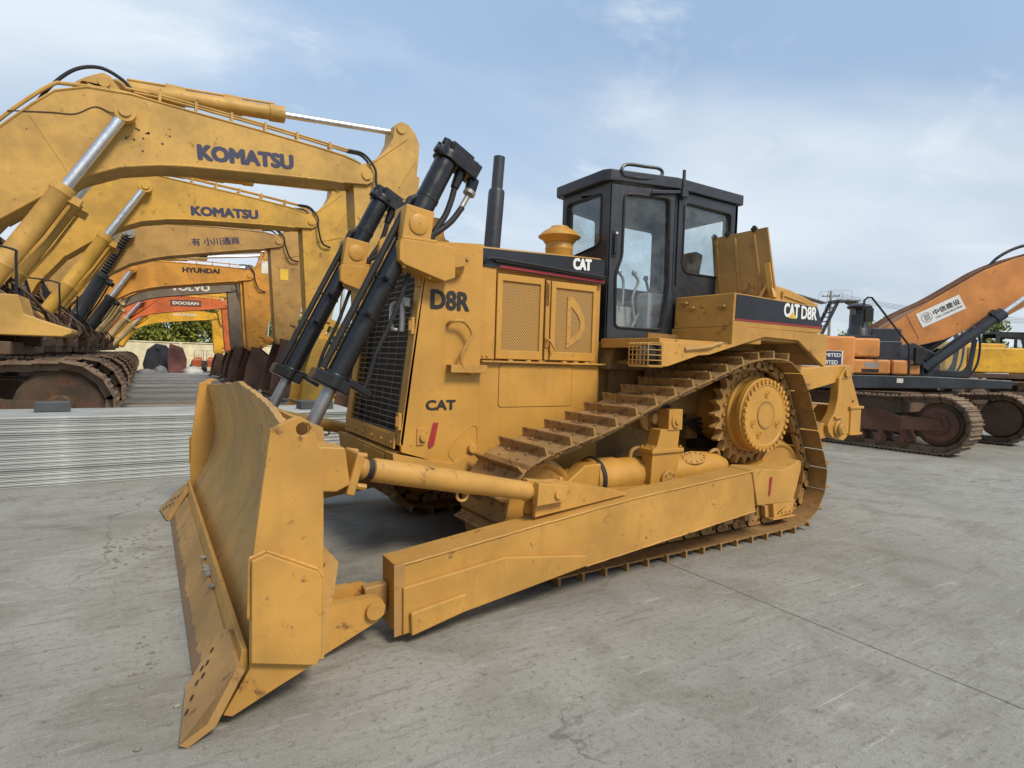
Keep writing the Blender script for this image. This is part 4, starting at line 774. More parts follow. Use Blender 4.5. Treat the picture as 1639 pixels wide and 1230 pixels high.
M['dust_cyl'] = exmat('dusty_cylinder', (.50, .36, .17), .6); M['cream'] = paint('cream_letters', (.75, .72, .62), .5, .1)
TRP = None
def belt(Xf, Xr, R_, zc, Y0, Wd, n=46):
    """crawler belt: plate run plus grouser bars; returns a mesh builder"""
    m = MB(); pts = []
    L_ = Xf-Xr; per = 2*L_+2*math.pi*R_; pitch = per/n
    def at(s):
        s %= per
        if s < L_: return Vector((Xr+s, 0, zc-R_)), Vector((1, 0, 0)), Vector((0, 0, -1))
        s -= L_
        if s < math.pi*R_: a = -math.pi/2+s/R_; return Vector((Xf+R_*math.cos(a), 0, zc+R_*math.sin(a))), Vector((-math.sin(a), 0, math.cos(a))), Vector((math.cos(a), 0, math.sin(a)))
        s -= math.pi*R_
        if s < L_: f = s/L_; return Vector((Xf-s, 0, zc+R_-.045*math.sin(math.pi*f)-.02*math.sin(3*math.pi*f))), Vector((-1, 0, 0)), Vector((0, 0, 1))
        s -= L_; a = math.pi/2+s/R_; return Vector((Xr+R_*math.cos(a), 0, zc+R_*math.sin(a))), Vector((-math.sin(a), 0, math.cos(a))), Vector((math.cos(a), 0, math.sin(a)))
    h = pitch/2
    prof = [(-h*1.04, .012), (-h*.86, .03), (-h*.80, .042), (-h*.72, .042), (-h*.66, .02), (-h*.1, .02), (-h*.04, .038), (h*.08, .038), (h*.14, .02), (h*.60, .02), (h*.66, .048), (h*.78, .048), (h*.84, .018), (h*1.0, .0), (h*.96, -.012), (-h*.98, -.006)]
    for k in range(n):
        p, t, o = at((k+.5)*pitch); m.T = Matrix(((t.x, 0, o.x, p.x), (0, 1, 0, Y0), (t.z, 0, o.z, p.z), (0, 0, 0, 1)))
        m.prism(prof, -Wd/2, Wd/2)
        for y in (-.10, .10): m.prism([(-h*1.1, -.01), (h*1.1, -.01), (h*1.15, -.06), (h*.9, -.11), (-h*.9, -.11), (-h*1.15, -.06)], y-.025, y+.025)
    m.T = None; return m
TRK = {}
def undercarriage(root, Xf=2.25, Xr=-2.2, R_=.62, zc=.72, ys=(-1.63, 1.63), Wd=.6, frame='mud', bm='mudl', hub='mud', idr=None):
    hubr = idr; idr = R_-.10
    for y in ys:
        key = (Xf, Xr, R_, Wd, bm, y)
        if key in TRK: b = TRK[key].copy(); col.objects.link(b); b.parent = root
        else: b = belt(Xf, Xr, R_, zc, y, Wd).build('track', bm, root, ang=25); TRK[key] = b
        sg = 1 if y > 0 else -1
        i_ = MB(); i_.rev((Xf, y-sg*.16, zc), (0, sg, 0), [(0, .05), (0, idr-.05), (.10, idr), (.22, idr), (.26, idr-.05), (.28, idr-.06), (.27, idr-.10), (.25, .17), (.31, .14), (.33, 0)], 28); io_ = i_.build('idler', 'mud' if hubr else hub, root)
        if hubr: MB().rev((Xf, y+sg*.10, zc), (0, sg, 0), [(0, hubr), (.05, hubr), (.08, hubr*.85), (.08, hubr*.6), (.12, hubr*.55), (.13, 0)], 24).build('hub', hub, io_)
        s_ = MB(); pr = [(Xr+(R_-.07 if k % 2 else R_-.14)*math.cos(k*math.pi/21), zc+(R_-.07 if k % 2 else R_-.14)*math.sin(k*math.pi/21)) for k in range(42)]; s_.prism(pr, y-.03, y+.03); s_.rev((Xr, y, zc), (0, sg, 0), [(0, .35), (.2, .34), (.26, .26), (.27, 0)], 24); s_.build('drive_sprocket', hub, root)
        f = MB(); f.prism([(Xf-.55, zc-.20), (Xf-.45, zc+.02), (Xf-.9, zc+.22), (Xr+.8, zc+.24), (Xr+.45, zc+.05), (Xr+.5, zc-.24)], y-.20, y+.20); f.prism([(Xf+.12, zc-.10), (Xf+.05, zc+.10), (Xf-.6, zc+.12), (Xf-.6, zc-.15)], y+sg*.2, y+sg*.26)
        n_ = 8
        for k in range(n_):
            x = Xr+.62+(Xf-Xr-1.2)*k/(n_-1); f.cyl((x, y-.2, zc-.36), (x, y+.2, zc-.36), .115, n=14); f.cyl((x, y+sg*.2, zc-.36), (x, y+sg*.25, zc-.36), .06, n=10); f.box((x-.05, y-.19, zc-.36), (x+.05, y+.19, zc-.15))
        for x in (Xf-1.4, Xr+1.4): f.cyl((x, y-.15, zc+R_-.20), (x, y+.15, zc+R_-.20), .10, n=14); f.box((x-.05, y-.05, zc+.2), (x+.05, y+.05, zc+R_-.25))
        f.build('track_frame', frame, root)
    c = MB(); c.box((-1.1, -1.5, .75), (1.1, 1.5, 1.15)); c.cyl((0, 0, 1.1), (0, 0, 1.5), .75, n=28); c.build('car_body', 'mud', root)
BASE_TIP = complex(6.905, 5.107)
BT = [(.35, 2.45), (.75, 3.6), (1.41, 4.75), (1.78, 5.17), (2.05, 5.44), (2.45, 5.60), (3.03, 5.64), (3.42, 5.61), (4.01, 5.57), (4.99, 5.51), (5.88, 5.44), (6.48, 5.38), (6.78, 5.30), (6.98, 5.22), (7.05, 5.11), (7.03, 4.99), (6.93, 4.92), (6.45, 4.87), (6.09, 4.855), (4.92, 4.76), (3.82, 4.66), (3.43, 4.60), (2.88, 4.46), (2.4, 4.22), (1.93, 3.86), (1.41, 3.42), (.9, 2.70), (.6, 2.0), (.3, 1.95), (.15, 2.2)]
def excavator(label, x0, yc, q=(6.905, 5.107, 1.0, 0.0), mat='kom', txt=None, armm=None, detail=2, world_rz=math.pi, sa=None, z_arm=.30, cylm=None, undr=True, house=True, group='excavators parked in the row on the left', boom_only=False, sc_=1.0, gaiter=False, hoses=True, bucketm='rustdk', tracky=(-1.63, 1.63)):
    root = empty('excavator', (x0, yc, 0), world_rz, label, 'excavator', group)
    tx, tz, s, a = q; qq = complex(s*math.cos(R(a)), s*math.sin(R(a))); tip = complex(tx, tz)
    def B(x, z): r_ = tip+(complex(x, z)-BASE_TIP)*qq; return (r_.real, r_.imag)
    def B3(x, y, z): p = B(x, z); return Vector((p[0], y*s, p[1]))
    armm = armm or mat; cylm = cylm or mat
    if undr: undercarriage(root, ys=tracky)
    hw = .34*s
    # boom
    pts = [B(*p) for p in BT]; low = min(p[1] for p in pts); pts = [(p[0], max(p[1], 1.45)) for p in pts]
    b = MB(); b.prism(pts, -hw, hw); boom = b.build('boom', mat, root, bevel=.012)
    fl = MB()
    for y in (-hw, hw):
        for seg in (BT[1:13], BT[17:26]):
            c = [B(*p) for p in seg]; c = [(p[0], max(p[1], 1.5)) for p in c]; fl.tube([(p[0], y, p[1]) for p in c], .018*s, 6)
    for lx, (px_, pz_) in ((0, (2.95, 5.268)), (1, (6.905, 5.107))):
        r_ = (.15, .10)[lx]*s; p = B3(px_, 0, pz_); fl.cyl((p.x, -hw-(.2*s if lx == 0 else .03), p.z), (p.x, hw+(.2*s if lx == 0 else .03), p.z), r_*(.75 if lx == 0 else 1), n=20)
    fl.build('boom_trim', mat, boom)
    br = MB(); br.prism([B(*p) for p in ((2.18, 5.45), (2.30, 5.70), (2.42, 5.80), (2.64, 5.93), (2.74, 5.90), (2.86, 5.74), (2.95, 5.60))], -.20*s, .20*s, [circ(*B(2.40, 5.68), .05*s, 10)]); p = B3(2.66, 0, 5.78); br.cyl((p.x, -.24*s, p.z), (p.x, .24*s, p.z), .085*s, n=16); br.build('cylinder_bracket', mat, boom, bevel=.006)
    # pipes along the top of the boom
    if hoses:
        for y in ((-.30, -.18, .2) if detail > 1 else (-.28,)):
            pp = MB(); pp.tube([B3(px_, y, pz_+.10) for px_, pz_ in ((2.95, 5.63), (3.42, 5.64), (4.01, 5.61), (4.99, 5.55), (5.88, 5.48), (6.55, 5.42))], .020*s, 6)
            for px_, pz_ in ((3.42, 5.64), (3.95, 5.62), (4.5, 5.58), (5.05, 5.545), (5.6, 5.505), (6.2, 5.45)): pp.box(B3(px_-.02, y-.03, pz_-.02), B3(px_+.02, y+.03, pz_+.14))
            pp.build('boom_pipe', armm, boom)
            hm = MB(); hm.tube(spline([B3(6.55, y, 5.52), B3(6.85, y, 5.50), B3(7.06, y*1.2, 5.25), B3(7.08, y*1.35, 4.95), B3(7.2, y*1.3, 4.55), B3(7.45, y*1.1, 4.45)]), .026*s, 8); hm.build('hose', 'rubber', boom)
        hm = MB(); hm.tube(spline([B3(1.75, -.2, 5.10), B3(1.98, -.25, 5.50), B3(2.28, -.22, 5.86), B3(2.6, -.18, 6.0), B3(2.88, -.2, 5.90), B3(3.05, -.28, 5.72)]), .028*s, 8); hm.build('hose', 'rubber', boom)
        hm = MB(); hm.tube(spline([B3(1.0, -.25, 4.35), B3(1.5, -.31, 4.98), B3(1.98, -.30, 5.50), B3(2.2, -.28, 5.60), B3(2.9, -.28, 5.66), B3(3.3, -.3, 5.62)]), .03*s, 8); hm.build('boom_pipe', mat, boom)
    # arm, drawn from the boom tip downwards
    sa = sa or (tz-z_arm)/(5.107-.30)
    def A(x, z): return (tx+(x-6.905)*s, tz+(z-5.107)*(sa if z < 5.107 else s))
    def A3(x, y, z): p = A(x, z); return Vector((p[0], y*s, p[1]))
    arm = MB(); aw = .27*s
    arm.prism([A(*p) for p in ((7.62, 6.33), (7.78, 6.30), (7.93, 6.16), (8.03, 5.95), (8.0, 5.45), (7.90, 4.5), (7.72, 3.3), (7.50, 2.45), (7.30, 1.98), (7.12, 1.80), (6.95, 1.85), (6.86, 2.05), (6.80, 2.9), (6.70, 4.4), (6.66, 5.0), (6.75, 5.30), (6.95, 5.36), (7.17, 5.52), (7.36, 5.75), (7.46, 5.98), (7.48, 6.22))], -aw, aw)
    armo = arm.build('arm', armm, root, bevel=.012)
    at_ = MB(); p = A3(7.62, 0, 6.18); at_.cyl((p.x, -aw-.03, p.z), (p.x, aw+.03, p.z), .10*s, n=18)
    at_.tube([A3(7.60, -.275, 5.0), A3(7.95, -.275, 5.6)], .014*s, 6); at_.tube([A3(6.95, -.275, 5.3), A3(7.75, -.275, 6.0)], .012*s, 6); at_.build('arm_pin', armm, armo)
    if detail > 1:
        at_ = MB(); q1, q2 = A3(7.05, -.275, 4.62), A3(7.8, -.275, 4.85); at_.bar(q1, q2, .02, .09*s); at_.build('arm_rib', armm, armo)
    # arm cylinder lying on the boom
    c0, c1 = B3(2.66, 0, 5.80), A3(7.62, 0, 6.18); d = (c1-c0); Ls = d.length; d.normalize()
    c = MB(); c.rev(c0, d, [(0, 0), (0, .10*s), (.15, .13*s), (Ls*.50, .13*s), (Ls*.505, .15*s), (Ls*.555, .15*s), (Ls*.56, .08*s)], 22)
    c.tube([c0+d*.3+Vector((0, 0, .16*s)), c0+d*(Ls*.52)+Vector((0, 0, .17*s))], .022*s, 6)
    for t_ in (.2, .38): c.bar(c0+d*Ls*t_-Vector((0, 0, .14*s)), c0+d*Ls*t_+Vector((0, 0, .19*s)), .30*s, .04)
    cy = c.build('arm_cylinder', cylm, root)
    MB().cyl(c0+d*Ls*.55, c1, .060*s, n=16).build('rod', 'chrome', cy)
    # boom lift cylinders
    for sg in (-1, 1):
        y = .50*sg; P_, Q_ = B3(2.95, y, 5.268), B3(.95, y, 1.85); Q_.z = max(Q_.z, 1.62); d = (Q_-P_); Ls = d.length; d.normalize()
        c = MB(); c.rev(P_+d*Ls*.375, d, [(0, .07*s), (0, .165*s), (.12, .17*s), (.16, .145*s), (Ls*.36, .145*s), (Ls*.365, .155*s), (Ls*.38, .145*s), (Ls*.6, .145*s), (Ls*.625, .08*s)], 24)
        c.tube([P_+d*Ls*.42+Vector((.17*s, 0, -.06*s)), P_+d*Ls*.6+Vector((.19*s, 0, -.05*s)), P_+d*Ls*.92+Vector((.12*s, 0, 0))], .025*s, 6); c.bar(P_+d*Ls*.41, P_+d*Ls*.41+Vector((.26*s, 0, -.12*s)), .12*s, .12*s)
        lc = c.build('lift_cylinder', cylm, root)
        if gaiter and sg < 0:
            gt = MB(); gl = Ls*.42; n_ = 17; gt.rev(P_+d*.08, d, [(gl*k/(2*n_), (.11 if k % 2 else .075)*s) for k in range(2*n_+1)], 18); gt.build('rod_gaiter', 'rubber', lc)
        else: MB().cyl(P_, P_+d*Ls*.40, .082*s, n=18).build('rod', 'chrome', lc)
        ey = MB(); ey.cyl(P_-Vector((0, .09*s, 0)), P_+Vector((0, .09*s, 0)), .15*s, n=22); ey.cyl(P_-Vector((0, .12*s, 0)), P_+Vector((0, .12*s, 0)), .085*s, n=20); ey.build('cylinder_eye', mat if not gaiter else 'zinc', lc, bevel=.004)
    # bucket, linkage and bucket cylinder
    bs = (A(0, 1.85)[1]-.10)/1.75*1.0 if detail else 1
    bx, bz = A(7.05, 1.85)
    k_ = bz-.12
    def K(x, z): return (bx+(x-7.05)*k_/1.65, .12+(z-.20)*k_/1.65)
    shell = [(6.62, .36), (6.80, .24), (7.15, .20), (7.5, .42), (7.78, .85), (7.80, 1.30), (7.60, 1.70), (7.30, 1.95), (7.0, 2.0)]
    th = .05; bk = MB(); bwd = .72*s; o_ = [K(*p) for p in shell]; cx_, cz_ = K(7.0, 1.1)
    inn = [(cx_+(x-cx_)*.92, cz_+(z-cz_)*.92) for x, z in o_]; bk.prism(o_+inn[::-1], -bwd, bwd)
    for y in (-bwd, bwd-.035): bk.prism(o_+[K(6.75, 1.2)], y, y+.035)
    for y in (-.26*s, .20*s): bk.prism([K(7.0, 1.9), K(7.4, 1.9), K(7.45, 2.05), K(7.1, 2.12), K(6.95, 2.05)], y, y+.06*s)
    bko = bk.build('bucket', bucketm, root, bevel=.006)
    if detail:
        for k in range(5):
            y = -bwd+.10*s+k*(2*bwd-.2*s)/4; t_ = MB(); p, q_ = K(6.70, .32), K(6.48, .20) ; a_, b_ = Vector((p[0], y, p[1])), Vector((q_[0], y, max(q_[1]-.02, .02)))
            t_.add([a_+Vector((0, dy, dz_)) for dy, dz_ in ((-.055, -.05), (.055, -.05), (.055, .05), (-.055, .05))]+[b_+Vector((0, dy, dz_)) for dy, dz_ in ((-.035, -.012), (.035, -.012), (.035, .012), (-.035, .012))], [(0, 3, 2, 1), (4, 5, 6, 7), (0, 1, 5, 4), (1, 2, 6, 5), (2, 3, 7, 6), (3, 0, 4, 7)])
            t_.build('tooth', bucketm, bko)
    lk = MB(); m1, m2, m3 = A3(7.32, 0, 2.55), A3(7.85, 0, 2.35), Vector((K(7.38, 1.98)[0], 0, K(7.38, 1.98)[1]))
    for y in (-.30*s, .30*s): lk.bar(m1+Vector((0, y, 0)), m2+Vector((0, y, 0)), .05*s, .12*s)
    lk.bar(m2, m3, .30*s, .14*s); lk.cyl(m2-Vector((0, .34*s, 0)), m2+Vector((0, .34*s, 0)), .05*s, n=12); lk.build('bucket_link', armm, root)
    c0, c1 = A3(8.05, 0, 5.35), m2; d = c1-c0; Ls = d.length; d.normalize()
    c = MB(); c.rev(c0, d, [(0, .05), (0, .10*s), (Ls*.55, .10*s), (Ls*.56, .12*s), (Ls*.60, .12*s), (Ls*.6, .05*s)], 18); c.box(c0+Vector((-.2*s, -.10*s, -.05)), c0+Vector((0, .1*s, .07))); bc = c.build('bucket_cylinder', cylm if cylm != 'rubber' else 'black', root); MB().cyl(c0+d*Ls*.58, c1, .055*s, n=12).build('rod', 'chrome', bc)
    # house
    if house:
        h = MB(); h.box((-2.3, -1.5, 1.42), (1.7, 1.5, 1.60)); h.box((.3, -.5, 1.58), (1.6, .5, 1.9)); h.build('deck', 'mud', root, bevel=.02)
        h = MB(); h.prism([(2.36, 1.74), (2.36, 1.80), (2.05, 1.90), (1.84, 1.98), (1.78, 2.24), (.4, 2.25), (.4, 1.68), (2.25, 1.69)] if detail > 1 and yc > -9 else [(1.1, 1.6), (1.1, 1.95), (.9, 2.2), (.4, 2.2), (.4, 1.6)], -1.5, -.62); h.build('toolbox', mat, root, bevel=.02)
        h = MB(); h.box((-2.4, -1.5, 1.62), (.36, -.55, 2.55)); h.box((-2.4, -.55, 1.62), (-.6, 1.5, 2.75)); h.box((-.6, .5, 1.62), (.1, 1.5, 2.5)); h.build('engine_housing', mat, root, bevel=.06, seg=3)
        cw = MB(); cw.rev((-1.2, 0, 1.45), UP, [(0, 0), (0, 2.35), (.1, 2.45), (1.0, 2.45), (1.2, 2.3), (1.22, 0)], 24, R(90-50), R(90+50)) if 0 else cw.prism([(-2.42, 1.45), (-3.0, 1.5), (-3.25, 1.7), (-3.25, 2.5), (-3.05, 2.75), (-2.42, 2.78)], -1.48, 1.48); cw.build('counterweight', mat, root, bevel=.12, seg=4)
        # cab on the far side with window openings
        cb_ = MB(); cb_.T = Matrix.Translation((-.50 if yc > -9 else -.75, 0, 0))
        side_ = [(.25, 1.65), (1.95, 1.65), (2.10, 2.2), (1.85, 3.15), (1.70, 3.25), (.30, 3.25)]
        for y in (.55, 1.42): cb_.prism(side_, y, y+.05, [rnd([(1.0, 2.0), (1.82, 2.0), (1.92, 2.25), (1.70, 3.02), (1.0, 3.05)], .06), rnd([(.38, 2.3), (.9, 2.3), (.9, 3.05), (.38, 3.05)], .05)])
        cb_.box((.25, .55, 3.2), (1.78, 1.47, 3.27)); cb_.box((.25, .55, 1.65), (.30, 1.47, 2.25)); cb_.box((.25, .55, 2.25), (.30, .62, 3.2)); cb_.box((.25, 1.40, 2.25), (.30, 1.47, 3.2)); cb_.box((.25, .6, 1.63), (2.0, 1.42, 1.72)); cb_.bar((2.08, .57, 2.2), (1.83, .57, 3.18), .05, .05); cb_.bar((2.08, 1.45, 2.2), (1.83, 1.45, 3.18), .05, .05); cb_.prism([(1.93, 1.65), (1.97, 1.65), (2.11, 2.2), (2.07, 2.2)], .56, 1.46)
        cabo = cb_.build('cab', 'black', root, bevel=.008)
        gl = MB(); gl.T = cb_.T; gl.prism([(1.0, 2.0), (1.82, 2.0), (1.92, 2.25), (1.70, 3.02), (1.0, 3.05)], .57, .575); gl.prism([(2.07, 2.22), (2.08, 2.22), (1.84, 3.14), (1.83, 3.14)], .6, 1.42); gl.build('window_pane', 'glass', cabo, smooth=False)
        st = MB(); st.T = cb_.T; st.box((.5, .8, 1.8), (1.0, 1.25, 2.2)); st.box((.45, .8, 2.2), (.62, 1.25, 2.9)); st.build('operator_seat', 'rubber', cabo, bevel=.04)
        vb = MB(); vb.prism([(.5, 1.6), (.5, 2.3), (.9, 2.45), (1.5, 2.2), (1.9, 1.9), (1.9, 1.55)], -.48, .48); hr_ = random.Random(int(abs(yc)*10))
        for k in range(9): vb.tube(spline([(hr_.uniform(1.2, 1.9), hr_.uniform(-.6, .5), 1.55), (hr_.uniform(1.5, 2.1), hr_.uniform(-.7, .5), 1.9), (hr_.uniform(1.2, 1.7), hr_.uniform(-.6, .4), 2.4), (hr_.uniform(.8, 1.3), hr_.uniform(-.4, .4), 2.7)]), .026, 6)
        vb.build('boom_foot', 'mud', root, bevel=.02)
        if detail > 1:
            rl = MB(); rl.tube(spline([(1.75, -1.45, 1.9), (1.75, -1.45, 2.7), (1.70, -1.45, 2.85), (1.2, -1.45, 2.9), (.6, -1.45, 2.9), (.5, -1.45, 2.3)]), .018, 6); rl.build('handrail', 'rubber', root)
            hk = MB()
            for k in range(3): hk.tube(spline([(1.2+.05*k, -.28+.09*k, 1.9), (1.40+.06*k, -.25+.08*k, 2.2+.08*k), (1.35, -.2+.07*k, 2.9), (1.0, -.2+.07*k, 3.3)]), .022, 6)
            hk.build('hose_bundle', 'rubber', root)
    # lettering
    if txt:
        for body, xa, za, xb, zb, hgt, mt_, bold, extra in txt:
            a_, b_ = Vector((xa, -hw-.002, za)), Vector((xb, -hw-.002, zb)); U_ = (b_-a_); U_.y = 0; V_ = Vector((-U_.z, 0, U_.x)).normalized()
            if extra == 'plate':
                MB().plate([(-.12, -.09), (U_.length+.12, -.09), (U_.length+.12, hgt+.09), (-.12, hgt+.09)], [], a_+Vector((0, .001, 0)), U_.normalized(), V_, (0, -.004, 0)).build('name_plate', 'rust', boom); a_ = a_-Vector((0, .005, 0))
            text('lettering', body, a_, U_, V_, hgt, mt_, boom, width=U_.length, bold=bold)
    return root, boom, B3, A3, hw
def YC(Yn, s): return Yn-.34*s
grp = 'excavators parked in the row on the left'
e1 = excavator('nearest and tallest yellow excavator, purple maker name, boom over the metal panels', 7.6, YC(-6.9, 1), (6.905, 5.107, 1, 0), 'kom', [('KOMATSU', 4.0, 4.81, 5.52, 4.945, .235, 'navy', .045, '')], detail=2)
e2 = excavator('second yellow excavator from the camera, its yellow bucket above a grey block', 7.6, YC(-11.6, .943), (6.95, 5.06, .943, -.8), 'kom2', [('KOMATSU', 4.17, 4.80, 5.63, 4.93, .20, 'navy', .045, '')], detail=2, bucketm='kom2')
e3 = excavator('tan excavator with dark Chinese characters on its boom and a black ribbed rod sleeve', 7.6, YC(-15.2, 1.0), (6.78, 5.08, 1.0, 7), 'tan', [('有 小川通商', 4.39, 4.62, 5.66, 4.84, .22, 'navy', .012, '')], detail=2, gaiter=True, cylm='black')
e4 = excavator('orange yellow excavator with bold black lettering on its boom, fourth in the row', 7.6, YC(-18.8, .907), (6.45, 4.35, .907, 4.9), 'hyu', [('HYUNDAI', 4.32, 4.25, 5.45, 4.31, .155, 'ink', .04, '')], detail=1, cylm='rubber', armm='hyu')
e5 = excavator('orange yellow excavator mostly hidden behind the fourth one, lettering half covered', 7.6, YC(-22, .95), (6.75, 4.62, .95, 4.5), 'hyu', [('HYUNDAI', 4.56, 4.36, 5.28, 4.4, .14, 'ink', .04, '')], detail=1, cylm='dust_cyl')
e6 = excavator('grey brown excavator with large cream lettering and a dark upright arm', 7.6, YC(-25, .95), (6.6, 4.47, .93, 4.5), 'vol', [('VOLVO', 4.16, 4.13, 5.66, 4.22, .26, 'cream', .03, '')], detail=1, cylm='dust_cyl')
e7 = excavator('red orange excavator with white lettering on a dark name plate', 7.6, YC(-29, .962), (6.77, 3.96, .93, 3.5), 'doo', [('DOOSAN', 4.37, 3.80, 5.49, 3.84, .14, 'cream', .03, 'plate')], detail=1, cylm='dust_cyl')
e8 = excavator('farthest low excavator with bright yellow orange boom and pale lettering, before the trees', 7.6, YC(-33, .848), (6.62, 3.52, .848, 2.0), 'yel', [('HYUNDAI', 4.54, 3.44, 5.61, 3.48, .13, 'cream', .03, '')], detail=1, cylm='dust_cyl')
e9 = excavator('bright yellow excavator behind the others, only its arm and boom end showing', 7.6, YC(-36.5, 1.0), (7.7, 5.1, 1.0, 4.0), 'yel', None, detail=1, hoses=False)
# warning stickers and hose on the tan arm (third machine)
r3, b3, B3_, A3_, hw3 = e3
arm3 = [c for c in r3.children if c.name.startswith('arm') and 'cyl' not in c.name][0]
sk_ = MB(); sk_.box(A3_(6.98, -.275, 3.9), A3_(7.22, -.279, 4.25)); sk_.build('sticker', 'gold', arm3)
arm4 = [c for c in e4[0].children if c.name.startswith('arm') and 'cyl' not in c.name][0]
sk_ = MB(); sk_.box(e4[3](7.35, -.275, 5.25), e4[3](7.6, -.279, 5.75)); sk_.build('sticker', 'cream', arm4)
sp1 = MB()
for k in range(16):
    px_, pz_ = 3.2+random.gauss(0, .18), 5.0+random.gauss(0, .12); pp = e1[2](px_, -.34, pz_); sp1.cyl(pp, pp-Vector((0, .0015, 0)), random.uniform(.008, .022), n=7)
tag(sp1.build('rust_spot', 'mud', e1[1]), kind='stuff')
pd = MB(); pd.plate(rnd([(.0, .0), (.58, .07), (.72, .22), (.66, .40), (.52, .50), (-.1, .44)], .06), [], (5.62, -.3402, 4.90), (1, 0, 0), (0, 0, 1), (0, -.001, 0)) if 0 else None
hw_ = MB(); hw_.tube(spline([e1[2](1.5, -.345, 5.0), e1[2](2.0, -.345, 5.1), e1[2](2.3, -.345, 5.15), e1[2](2.55, -.345, 5.32), e1[2](2.75, -.36, 5.28), e1[2](2.93, -.4, 5.27)]), .010, 6); hw_.build('grease_line', 'mud', e1[1])
sm = MB(); sm.tube([e1[2](1.75, -.342, 5.0), e1[2](2.15, -.342, 4.35), e1[2](2.25, -.342, 4.15)], .006, 5); sm.build('weld_seam', 'kom', e1[1])

# ---- excavator on the right, facing the other way, tracks turned
S0 = Vector((-9.7, -2.3, 0)); HD = R(138)
ex = empty('excavator', S0, HD, 'orange excavator at the right edge with a white Chinese sign on its raised boom', 'excavator', None)
uc_rot = R(93)-HD
und = empty('undercarriage', (0, 0, 0), uc_rot); und.parent = ex
undercarriage(und, 1.75, -2.3, .53, .58, (-1.32, 2.15), .60, 'rust', 'mudl', 'rust', .33)
bmr = MB(); q = [(-.30, 2.25), (-.07, 2.56), (.28, 2.80), (.75, 3.16), (1.29, 3.54), (1.72, 3.84), (2.3, 4.12), (3.2, 4.42), (4.4, 4.5), (5.6, 4.3), (5.7, 3.9), (4.4, 3.95), (3.3, 3.6), (2.26, 2.92), (1.82, 2.76), (1.05, 2.32), (.24, 2.06), (-.04, 2.0)]
q = [(x, z-.035*max(0, x)) for x, z in q]; bmr.prism([(x+.12, z) for x, z in q], -.36, .36); rb_ = bmr.build('boom', 'org', ex, bevel=.015)
for y in (-.30, -.12, .1):
    MB().tube(spline([(x_, y, z_-.045*max(0, x_)-.01) for x_, z_ in ((-.25, 2.50), (.2, 2.82), (.5, 3.0), (.87, 3.22), (1.41, 3.60), (1.84, 3.90), (2.4, 4.17), (3.3, 4.47))]), .024, 8).build('boom_pipe', 'rust', rb_)
MB().tube(spline([(1.95, -.28, 3.86), (2.15, -.28, 4.08), (2.5, -.25, 4.28), (3.0, -.2, 4.42)]), .032, 8).build('hose', 'rubber', rb_)
MB().tube([(.38, -.362, 2.82), (.66, -.362, 2.30), (.62, -.362, 2.2)], .008, 5).build('weld_seam', 'org', rb_)
# sign
so_ = Vector((.72, -.364, 2.53)); U_ = Vector((.79, 0, .42)).normalized(); V_ = Vector((-U_.z, 0, U_.x))
sg_ = MB(); sg_.plate([(0, 0), (.93, 0), (.93, .33), (0, .33)], [], so_, U_, V_, (0, -.004, 0)); sgo = sg_.build('sign', 'white', rb_)
n0_ = Vector((0, -.0045, 0))
text('lettering', '中信建设', so_+U_*.32+V_*.14+n0_, U_, V_, .12, 'ink', sgo, width=.56, bold=.012)
text('lettering', 'CITIC CONSTRUCTION', so_+U_*.32+V_*.065+n0_, U_, V_, .035, 'ink', sgo, width=.56, bold=.01)
lg_ = MB(); c_ = so_+U_*.165+V_*.17+n0_
for k in range(5): lg_.plate([(.11*math.cos(t), (.11-.0)*math.sin(t)) for t in [i*math.pi/14 for i in range(28)]], [[(.10*math.cos(t), .10*math.sin(t)) for t in [i*math.pi/14 for i in range(28)]]], c_, U_, V_, (0, -.001, 0)) if k == 0 else lg_.plate([(-.075+.03*k, -.07), (-.06+.03*k, -.07), (-.06+.03*k, .07), (-.075+.03*k, .07)], [], c_, U_, V_, (0, -.001, 0))
lg_.build('emblem', 'bar', sgo)
# lift cylinders, black
for y in (-.58, .50):
    c = MB(); p0, p1 = Vector((.72, y, 1.66)), Vector((2.08, y, 2.82)); c.cyl(p0, p1, .10, n=20); d = (p1-p0).normalized(); c.rev(p1-d*.14, d, [(0, .10), (0, .125), (.2, .125), (.2, .06)], 20); c.rev(p0-d*.05, d, [(0, 0), (0, .12), (.1, .12)], 18); c.tube([p0+d*.3+Vector((-.08, 0, .09)), p1-d*.05+Vector((-.09, 0, .10))], .022, 6); c.bar(p1-d*.08, p1-d*.08+Vector((-.12, 0, .12)), .12, .10)
    cl_ = c.build('lift_cylinder', 'black', ex); MB().cyl(p1, p1+d*1.2, .055, n=16).build('rod', 'chrome', cl_)
